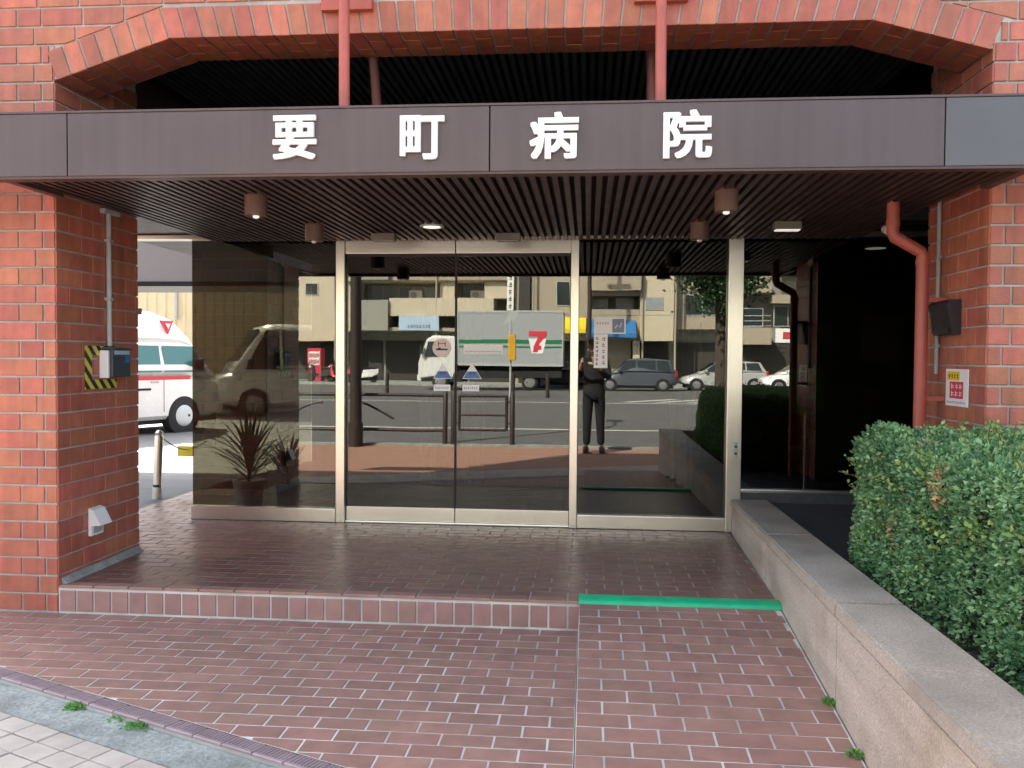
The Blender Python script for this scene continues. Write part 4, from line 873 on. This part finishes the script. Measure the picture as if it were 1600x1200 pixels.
# ================================================================== apartment block across the avenue
ap = thing('apartment_building', 'cream apartment block with balconies and shops across the avenue', 'building', (-5, -38, 0)); AY = -38.0
M['cream'] = mat('cream_wall', (.56, .50, .37), .8, nscale=1.2, namt=.08, dirt=(.46, .41, .30), damt=.4, dscale=.6); M['beige'] = mat('beige_wall', (.38, .33, .25), .8, nscale=1.2, namt=.08, dirt=(.34, .30, .23), damt=.4, dscale=.6); M['greywall'] = mat('grey_panel', (.30, .30, .26), .8, namt=.06); M['shopdark'] = mat('shop_dark', (.05, .045, .04), .8, namt=.1)
def part(name, m, *b, par=ap, **k): return MB().box(*b).build(name, M[m], par, **k)
def face(x0, x1, z0, z1, name='wall', m='cream', d0=0.0, d1=6.0): return part(name, m, x0, x1, AY-d1, AY+d0, z0, z1)
face(-19, 15, -.1, 13.2, 'core', 'greywall', -1.4, 8)
M['netcurtain'] = mat('net_curtain', (.30, .32, .33), .3, namt=.1)
def winbox(x0, x1, z0, z1, d, par=ap):
    o = MB().box(x0, x1, AY+d-.05, AY+d+.04, z0, z1).build('window', M['grey'], par)
    n_ = max(1, round((x1-x0)/.9)); ww = (x1-x0-.06)/n_
    for i in range(n_): MB().box(x0+.03+i*ww+.025, x0+.03+(i+1)*ww-.025, AY+d+.0405, AY+d+.05, z0+.05, z1-.05).build('pane', M['netcurtain'] if random.random() < .35 else M['carglass'], o)
# solid wall panels around the openings
def panel(x0, x1, z0, z1, d, m='cream'): return part('wall', m, x0, x1, AY-1.4, AY+d, z0, z1)
panel(-18.6, -15.05, 2.4, 13, .4); winbox(-16.9, -16.1, 5.1, 5.85, .4); winbox(-16.9, -16.1, 8.3, 9.0, .4)
panel(-15.05, -14.55, 0, 13, .0, 'beige')
for fl in range(3):
    z = fl*3.0
    panel(-14.54, -13.75, 2.95+z, 5.93+z, .3); panel(-8.72, -7.86, 4.94+z, 5.93+z, .3); panel(-6.13, -4.3, 4.94+z, 5.93+z, .3); panel(-14.54, -4.3, 5.94+z, 6.6+z, .5)
    winbox(-13.3, -11.9, 4.95+z, 5.85+z, -1.35); winbox(-11.6, -9.15, 4.95+z, 5.75+z, -1.35); winbox(-7.75, -6.2, 4.95+z, 5.85+z, -1.35)
    part('balcony', 'greywall', -13.74, -11.76, AY-1.39, AY+.9, 3.0+z, 4.82+z); part('balcony', 'cream', -11.74, -5.55, AY-1.39, AY+.7, 3.88+z, 4.93+z); part('balcony_slab', 'beige', -11.74, -4.3, AY-1.39, AY+.6, 3.0+z, 3.2+z)
    panel(-3.36, -.05, 4.0+z, 6.95+z, .3, 'beige'); winbox(-1.86, -1.02, 4.5+z, 5.95+z, .3)
    panel(-.04, 3.0, 5.15+z, 5.38+z, .3, 'beige'); part('balcony', 'beige', -.03, 3.0, AY-1.39, AY+1.1, 5.39+z, 6.5+z); winbox(.0, 1.15, 4.35+z, 5.12+z, -.9); winbox(1.65, 2.7, 4.35+z, 5.12+z, -.9); panel(-.04, 3.0, 4.0+z, 4.33+z, .3, 'beige')
    panel(3.02, 4.9, 4.0+z, 6.95+z, .6, 'cream'); winbox(3.3, 4.3, 4.28+z, 5.02+z, .6)
    panel(4.92, 8.7, 3.2+z, 6.15+z, -.2, 'beige'); winbox(5.6, 7.6, 4.0+z, 5.2+z, -.2)
    panel(8.72, 10.5, 2.3+z, 3.25+z, .3, 'beige'); winbox(8.87, 10.15, 3.3+z, 4.45+z, -.5); winbox(10.75, 12.4, 3.35+z, 4.6+z, -.5); panel(10.55, 14.5, 4.7+z, 5.2+z, .2, 'beige')
panel(-3.36, 4.9, 2.5, 3.98, .3, 'beige'); panel(3.02, 4.9, 2.5, 3.98, .6, 'cream')
panel(-14.54, -4.3, 12.65, 13.2, .3)
part('column', 'shopdark', -4.05, -3.40, AY-1.39, AY+.5, 0, 13); part('column', 'cream', 2.6, 3.0, AY-1.39, AY+.5, 0, 2.5); part('column', 'beige', -4.28, -4.07, AY-1.39, AY+.4, 0, 13)
for a, b in ((-18, -15.2), (-14.4, -12.6), (-12.4, -10), (-9.8, -7.4), (-7.2, -4.4), (-3.2, -.2), (0, 2.5), (3.1, 4.8), (5.2, 8.5), (8.9, 12)): part('shop_front', 'shopdark', a, b, AY-1.39, AY-1.3, 0, 2.45)
M['shutter'] = mat('roller_shutter', (.28, .24, .18), .6); part('roller_shutter', 'shutter', .9, 2.5, AY-1.29, AY-.2, 0, 2.5)
for fl in range(3):   # air conditioners, balcony rails, drainpipes
    z = fl*3.0
    for x in (-10.9, -7.1, .55, 2.1): o = part('air_conditioner', 'white', x, x+.8, AY-1.28, AY-.98, 4.95+z if x < -4 else 6.51+z, 5.5+z if x < -4 else 7.05+z); smooth_by_angle(MB().tube([(x+.3, AY-.98, 5.22+z if x < -4 else 6.78+z), (x+.3, AY-.96, 5.22+z if x < -4 else 6.78+z)], .2, 20).build('fan_grille', M['grey'], o))
    for k in range(3): MB().tube([(8.75, AY+.25, 3.35+z+k*.3), (10.45, AY+.25, 3.35+z+k*.3)], .025, 6).build('rail', M['grey'], ap)
for x in (-15.0, -8.9, -3.2, 3.15, 5.0): MB().tube([(x, AY+.65, 0), (x, AY+.65, 13)], .06, 8).build('drainpipe', M['beige'], ap)
def sign(name, m, lab, *b): o = MB().box(*b, .02).build(name, M[m] if isinstance(m, str) else m, label=lab, cat='sign'); return o
sgb = sign('shop_sign', 'paleblue', 'pale blue shop sign under the cream balcony', -11.1, -8.7, AY+.71, AY+.85, 3.0, 3.86)
mb = MB()
for x0, x1, z0, z1 in glyphs(-10.6, -9.2, 3.1, 3.4, 8, 1, 51): mb.box(x0, x1, AY+.851, AY+.86, z0, z1)
mb.build('print', M['ink'], sgb)
def awning(m, lab, x0, x1, z0, z1):
    t = MB().prism([(AY+.31, z1), (AY+.36, z1), (AY+1.35, z0+.25), (AY+1.35, z0), (AY+1.30, z0), (AY+.31, z1-.1)], 'X', x0, x1).build('awning', m, label=lab, cat='awning'); return t
awning(mat('awning_yellow', (.80, .58, .02), .7, namt=.05), 'yellow shop awning across the avenue', -1.8, -.15, 2.88, 3.82); awning(mat('awning_blue', (.03, .17, .42), .7, namt=.05), 'blue shop awning right of the yellow one', -.12, 2.75, 2.66, 3.7)
vs_ = sign('vertical_sign', 'white', 'tall narrow white sign with dark lettering beside the dark column', -4.75, -4.35, AY+.52, AY+.66, 4.2, 6.4)
mb = MB()
for x0, x1, z0, z1 in glyphs(-4.70, -4.40, 4.25, 6.35, 1, 5, 41): mb.box(x0, x1, AY+.661, AY+.67, z0, z1)
mb.build('print', M['ink'], vs_)
s_ = sign('shop_sign', 'white', 'white shop sign with red mark reflected in the right pane', 10.7, 12.9, AY+.31, AY+.45, 2.4, 3.2); MB().box(11.1, 11.6, AY+.451, AY+.46, 2.6, 3.0).build('print', M['redink'], s_)
vm = thing('vending_machine', 'red vending machine at the left end of the apartment block', 'vending machine', (-15.8, AY+1.6, 0))
part('cabinet', 'red', -16.25, -15.45, AY+1.2, AY+1.9, .01, 1.95, par=vm); MB().box(-16.17, -15.53, AY+1.901, AY+1.92, .95, 1.75).build('display', M['white'], vm); mb = MB()
for i in range(5):
    for j in range(2): mb.box(-16.13+i*.12, -16.06+i*.12, AY+1.921, AY+1.94, 1.05+j*.36, 1.28+j*.36)
mb.build('bottles', M['redink'], vm); MB().box(-16.1, -15.6, AY+1.901, AY+1.92, .25, .45).build('flap', M['black'], vm)
part_l = MB().box(-19.5, -16.6, AY+2.6, AY+2.8, 0, 1.9).build('low_wall', M['greywall'], label='dark grey low wall left of the red vending machine', cat='wall')

# ================================================================== street furniture in front of the hospital
M['railbrown'] = mat('rail_brown', (.035, .026, .022), .5, namt=.1)
def post(par, x, y, z0, h, r=.042): smooth_by_angle(MB().tube([(x, y, z0), (x, y, z0+h), (x, y, z0+h+.03)], [r, r, r*.5], 12).build('post', M['railbrown'], par))
FYN = -1.06
gf = thing('guard_fence', 'brown pipe guard fence with a plain framed panel at the kerb', 'fence', (-1.7, FYN, 0)); post(gf, -2.20, FYN, 0, .84); post(gf, -1.22, FYN, 0, .84)
for n_, pts in (('top_rail', [(-2.10, FYN, .80), (-1.32, FYN, .80)]), ('bottom_rail', [(-2.10, FYN, .24), (-1.32, FYN, .24)]), ('side_bar', [(-2.10, FYN, .23), (-2.10, FYN, .81)]), ('side_bar', [(-1.32, FYN, .23), (-1.32, FYN, .81)]), ('middle_rail', [(-2.10, FYN, .48), (-1.32, FYN, .48)])): smooth_by_angle(MB().tube(pts, .026 if n_ != 'middle_rail' else .018, 10).build(n_, M['railbrown'], gf))
for z in (.35, .70):
    for a, b in ((-2.2, -2.1), (-1.32, -1.22)): MB().tube([(a, FYN, z), (b, FYN, z)], .016, 8).build('link', M['railbrown'], gf)
g2 = thing('guard_fence', 'brown pipe guard fence with curved loops beside the dark pole', 'fence', (-4, FYN-.02, 0))
for x in (-2.34, -4.85, -7.3): post(g2, x, FYN-.02, 0, .84)
for z in (.80, .22): smooth_by_angle(MB().tube([(-7.3, FYN-.02, z), (-2.34, FYN-.02, z)], .028, 10).build('rail', M['railbrown'], g2))
for x0, x1, up in ((-4.2, -3.2, 1), (-6.4, -5.4, 1), (-5.2, -4.4, -1)):
    pts = [(x0+(x1-x0)*q, FYN-.02, .40+.36*math.sin(math.pi*(.5+.5*q))) for q in np.linspace(0, 1, 9)] if up > 0 else [(x0+(x1-x0)*q, FYN-.02, .25+.42*math.sin(math.pi*.5*q)) for q in np.linspace(0, 1, 9)]
    smooth_by_angle(MB().tube(pts, .02, 8).build('loop', M['railbrown'], g2))
lp = thing('lamp_post', 'thick dark brown street pole at the kerb', 'pole', (-3.77, -.80, 0)); smooth_by_angle(MB().tube([(-3.77, -.8, -.03), (-3.77, -.8, .35), (-3.77, -.8, .36), (-3.77, -.8, 6.5)], [.12, .12, .098, .07], 20).build('shaft', M['railbrown'], lp)); smooth_by_angle(MB().tube([(-3.77, -.8, 6.4), (-3.77, -1.4, 6.75), (-3.77, -2.4, 6.8)], .04, 10).build('arm', M['railbrown'], lp)); MB().box(-3.95, -3.59, -3.0, -2.3, 6.74, 6.84, .03).build('lamp_head', M['grey'], lp)
# median bollards and pedestrian pole
for i, x in enumerate((-13.2, -9.2, -7.9, -5.2, -2.9, -1.55, .35)):
    b = smooth_by_angle(MB().tube([(x, -20.6, RZ), (x, -20.6, .80), (x, -20.6, .84)], [.075, .075, .04], 14).build('median_post', M['railbrown'], label='brown post on the median, %s from the left' % ('first', 'second', 'third', 'fourth', 'fifth', 'sixth', 'seventh')[i], cat='post', group='median posts'))
pp = thing('crossing_pole', 'slim grey pole with a yellow box in front of the truck', 'pole', (-3.05, -21.0, RZ)); smooth_by_angle(MB().tube([(-3.05, -21, RZ), (-3.05, -21, 3.0)], .045, 12).build('shaft', M['grey'], pp)); MB().box(-3.12, -2.82, -20.95, -20.75, 1.35, 2.35, .03).build('yellow_box', mat('box_yellow', (.62, .34, .02), .6), pp); MB().prism([(-3.35, 2.75), (-2.85, 2.95), (-2.7, 3.25), (-3.0, 3.3), (-3.2, 3.0)], 'Y', -21.03, -20.97).build('sign_plate', M['grey'], pp)
up = thing('utility_pole', 'thin dark pole rising behind the person', 'pole', (.05, -33.8, 0)); smooth_by_angle(MB().tube([(.05, -34.6, 0), (.05, -34.6, 9)], [.14, .10], 14).build('shaft', M['railbrown'], up)); MB().box(-.6, .7, -34.66, -34.54, 8.2, 8.35).build('crossarm', M['railbrown'], up)
# street tree by the right pillar
st = thing('street_tree', 'street tree with dark crown and box shrub at its foot', 'tree', (2.05, -.55, 0)); M['bark'] = mat('bark', (.075, .06, .045), .95, nscale=20, namt=.35, bump=.8, bscale=30)
tp = [(2.05, -.55, -.03), (2.04, -.55, .4), (2.06, -.56, 1.3), (2.03, -.58, 2.2), (2.05, -.6, 3.2)]; smooth_by_angle(MB().tube(tp, [.15, .115, .10, .085, .06], 14).build('trunk', M['bark'], st))
mb = MB(); r = random.Random(4); Pc, Nc = [], []
for i in range(22):
    a = r.uniform(0, 6.28); z = r.uniform(2.3, 3.2); l = r.uniform(.4, .85); e = r.uniform(.0, .9); p0 = Vector((2.05, -.57, z)); p1 = p0+Vector((math.cos(a)*l*math.cos(e), math.sin(a)*l*math.cos(e), l*math.sin(e))); mb.tube([p0, (p0+p1)/2+Vector((0, 0, .06)), p1], [.03, .02, .008], 6)
    for k in range(420):
        q = r.random(); c = p0+(p1-p0)*(.35+.7*q); d = Vector((r.gauss(0, 1), r.gauss(0, 1), r.gauss(0, .8)))*.16; Pc.append(tuple(c+d)); Nc.append(tuple(d.normalized()+Vector((0, 0, .3))))
mb.build('branch', M['bark'], st); tt = rng.random((len(Pc), 1)); leaves('crown', np.array(Pc), np.array(Nc), rng.uniform(.05, .09, len(Pc)), np.array([.02, .055, .02])+tt*np.array([.04, .07, .025]), st)
nn = 2600; q = rng.normal(size=(nn, 3)); q /= np.linalg.norm(q, axis=1)[:, None]; q[:, 2] = np.abs(q[:, 2]); leaves('low_shrub', np.array([2.05, -.55, 0])+q*np.array([.42, .30, .5])*(.75+.3*rng.random((nn, 1))), q, rng.uniform(.03, .05, nn), np.array([.025, .07, .03])+rng.random((nn, 1))*np.array([.05, .08, .03]), st)

# ================================================================== yard beside the hospital
bo = thing('bollard', 'leaning stainless bollard at the edge of the porch', 'bollard', (-3.84, 7.43, .13)); lean = .025
smooth_by_angle(MB().tube([(-3.85, 7.43, .13), (-3.825, 7.43, .70)], .036, 18).build('shaft', M['steel'], bo)); smooth_by_angle(MB().tube([(-3.85, 7.43, .13), (-3.846, 7.43, .24)], .042, 18).build('collar', M['steel'], bo)); smooth_by_angle(MB().tube([(-3.846, 7.43, .241), (-3.8455, 7.43, .265)], .037, 18).build('band', M['black'], bo)); smooth_by_angle(MB().tube([(-3.8248, 7.43, .701), (-3.8245, 7.43, .715), (-3.824, 7.43, .73), (-3.823, 7.43, .752)], [.024, .024, .036, .018], 18).build('cap', M['steel'], bo))
chn = thing('chain', 'thin chain with a yellow tag running from the bollard', 'chain', (-3.82, 7.8, .5)); pts = [(-3.82+.02*q, 7.45+.9*q, .69-.10*math.sin(math.pi*q)-.12*q) for q in np.linspace(0, 1, 16)]; MB().tube(pts, .006, 6).build('links', M['grey'], chn); MB().box(-3.90, -3.74, 7.93, 7.935, .46, .56).build('tag', M['yellow'], chn)
wg = thing('neighbour_wing', 'grey rendered wing spanning over the yard entrance', 'building', (-8, 10, 2.3)); M['wing'] = mat('wing_render', (.30, .28, .27), .8, nscale=2, namt=.06)
MB().box(-14, -3.09, 10.0, 11.2, 2.27, 9).build('wall', M['wing'], wg); MB().box(-14, -3.09, 9.97, 9.999, 2.255, 2.31).build('edge_trim', M['deck'], wg)  # upper part is unseen, made tall to keep sun off the porch
for x in (-14,): MB().box(x, x+.6, 10.0, 11.2, 0, 2.26).build('pier', M['wing'], wg)
cw = thing('metal_shed', 'cream shed of ribbed sheet metal behind the ambulance', 'shed', (-11, 25, 0)); M['shed'] = mat('shed_cream', (.72, .60, .36), .6, nscale=2, namt=.06)
mb = MB(); pts = []; x = -24.0
while x < -2: pts += [(x, 25.0), (x+.18, 25.0), (x+.21, 24.95), (x+.27, 24.95), (x+.30, 25.0)]; x += .30
mb.prism(pts+[(x, 25.4), (-24, 25.4)], 'Z', 0, 6.5); mb.build('cladding', M['shed'], cw); MB().box(-24, -2, 24.7, 25.6, 6.5, 6.7).build('roof', M['wing'], cw)
for x in (-14.6, -12.3): MB().box(x, x+.06, 24.88, 24.94, 2.5, 6.4).build('downpipe', M['grey'], cw)

# ================================================================== the person taking the picture
pn = thing('person', 'person in black clothes with bent arms holding up a phone', 'person', (.10, -.42, 0)); M['skin'] = mat('skin', (.50, .30, .22), .5, namt=.04); M['cloth'] = mat('black_cloth', (.012, .012, .015), .85, nscale=30, namt=.15); M['trous'] = mat('black_trousers', (.010, .010, .013), .9, nscale=30, namt=.15); M['hair'] = mat('hair', (.015, .012, .010), .6); M['shoe'] = mat('shoe', (.06, .025, .02), .5)
def skin(name, verts, edges, root, m, par, sub=2):
    bm = bmesh.new(); ly = bm.verts.layers.skin.verify(); vl = [bm.verts.new(v[:3]) for v in verts]
    for v, d in zip(vl, verts): rr_ = d[3:]; v[ly].radius = (rr_[0], rr_[1] if len(rr_) > 1 else rr_[0])
    vl[root][ly].use_root = True
    for a, b in edges: bm.edges.new((vl[a], vl[b]))
    me = bpy.data.meshes.new(name); bm.to_mesh(me); bm.free(); me.materials.append(m)
    o = link(name, me, par); sk = o.modifiers.new('skin', 'SKIN'); sk.use_smooth_shade = True; s2 = o.modifiers.new('sub', 'SUBSURF'); s2.levels = sub; s2.render_levels = sub; return o
X, Y = .10, -.42
HL, HR = (X-.185, -.055, 1.36), (X-.015, -.055, 1.36)   # wrists beside the phone (phone at x about 0)
bodyv = [(X, Y, .92, .10, .075), (X, Y, 1.12, .10, .07), (X, Y, 1.30, .14, .095), (X, Y+.005, 1.41, .06, .055), (X, Y+.02, 1.47, .052, .052), (X-.01, Y+.045, 1.545, .072, .088), (X-.01, Y+.04, 1.62, .07, .082),
 (X-.17, Y, 1.37, .05), (X-.235, Y+.08, 1.16, .042), (HL[0]-.02, HL[1]-.05, HL[2]-.05, .028), (X+.17, Y, 1.37, .05), (X+.225, Y+.10, 1.14, .042), (HR[0]+.05, HR[1]-.06, HR[2]-.06, .028),
 (X-.085, Y, .86, .085), (X-.10, Y+.01, .48, .058), (X-.105, Y-.02, .08, .042), (X+.085, Y, .86, .085), (X+.10, Y+.01, .48, .058), (X+.115, Y-.02, .08, .042)]
bodye = [(0, 1), (1, 2), (2, 3), (3, 4), (4, 5), (5, 6), (2, 7), (7, 8), (8, 9), (2, 10), (10, 11), (11, 12), (0, 13), (13, 14), (14, 15), (0, 16), (16, 17), (17, 18)]
# palms and fingers continue the arms; fingers reach round the phone's edges
k0 = len(bodyv)
for side, wi, cxp in ((-1, 9, -.078), (1, 12, .078)):
    b0 = len(bodyv); bodyv.append((cxp+side*.012, -.050, 1.375, .020, .014)); bodye.append((wi, b0))
    for j in range(4):
        z = 1.372+j*.017; b1 = len(bodyv)
        bodyv += [(cxp+side*.008, -.034, z+.002, .0085), (cxp-side*.004, -.021, z+.006, .008), (cxp-side*.016, -.021, z+.008, .0072)]; bodye += [(b0, b1), (b1, b1+1), (b1+1, b1+2)]
    b1 = len(bodyv); bodyv += [(cxp-side*.004, -.058, 1.385, .0095), (cxp-side*.022, -.048, 1.402, .0085), (cxp-side*.032, -.042, 1.412, .0078)]; bodye += [(b0, b1), (b1, b1+1), (b1+1, b1+2)]
body = skin('body', bodyv, bodye, 0, M['skin'], pn)
hx, hy, hz_ = X-.01, Y+.045, 1.575
fc_ = MB(); fc_.prism([(hy+.085, 1.565), (hy+.108, 1.535), (hy+.085, 1.53)], 'X', hx-.012, hx+.012); fc_.build('nose', M['skin'], body)
for s in (-1, 1):
    smooth_by_angle(MB().tube([(hx+s*.03, hy+.072, 1.568), (hx+s*.03, hy+.086, 1.568)], .010, 10).build('eye', M['ink'], body)); smooth_by_angle(MB().tube([(hx+s*.068, hy-.01, 1.555), (hx+s*.084, hy-.02, 1.56)], .02, 10).build('ear', M['skin'], body))
MB().box(hx-.022, hx+.022, hy+.076, hy+.088, 1.502, 1.509).build('mouth', mat('lips', (.35, .14, .12), .5), body)
skin('hair', [(hx, hy-.02, 1.54, .080, .075), (hx, hy-.015, 1.62, .084, .096), (hx, hy+.0, 1.655, .062, .075)], [(0, 1), (1, 2)], 1, M['hair'], pn)
skin('jacket', [(X, Y, .74, .20, .14), (X, Y, .95, .185, .13), (X, Y, 1.14, .17, .125), (X, Y, 1.31, .185, .125), (X, Y+.005, 1.405, .075, .07), (X-.18, Y, 1.365, .07), (X-.235, Y+.08, 1.15, .06), (HL[0]-.04, HL[1]-.10, HL[2]-.08, .044), (X+.18, Y, 1.365, .07), (X+.225, Y+.10, 1.13, .06), (HR[0]+.08, HR[1]-.11, HR[2]-.09, .044)], [(0, 1), (1, 2), (2, 3), (3, 4), (3, 5), (5, 6), (6, 7), (3, 8), (8, 9), (9, 10)], 2, M['cloth'], pn)
skin('trousers', [(X, Y, .96, .148, .112), (X-.09, Y, .80, .098), (X-.10, Y+.012, .47, .075), (X-.108, Y-.02, .07, .062), (X+.09, Y, .80, .098), (X+.10, Y+.012, .47, .075), (X+.117, Y-.02, .07, .062)], [(0, 1), (1, 2), (2, 3), (0, 4), (4, 5), (5, 6)], 0, M['trous'], pn)
for s in (-1, 1):
    a = X-.108 if s < 0 else X+.117
    smooth_by_angle(MB().hull([[(a+s*.01+u*w_, Y+dy, -.022+v*h_) for u, v in ((-1, 0), (1, 0), (1, .7), (.6, 1), (-.6, 1), (-1, .7))] for dy, w_, h_ in ((-.10, .034, .07), (-.06, .042, .095), (.04, .044, .085), (.13, .046, .055), (.175, .030, .04))]).build('shoe', M['shoe'], pn), 60)
ph = thing('phone', 'black phone held up in front of the person', 'phone', (0, -.03, 1.38)); MB().box(-.07, .07, -.0345, -.0265, 1.375, 1.445, .003).build('case', M['black'], ph); MB().tube([(.05, -.0264, 1.43), (.05, -.0255, 1.43)], .004, 12).build('lens', M['carglass'], ph)
print('objects', len(bpy.data.objects))
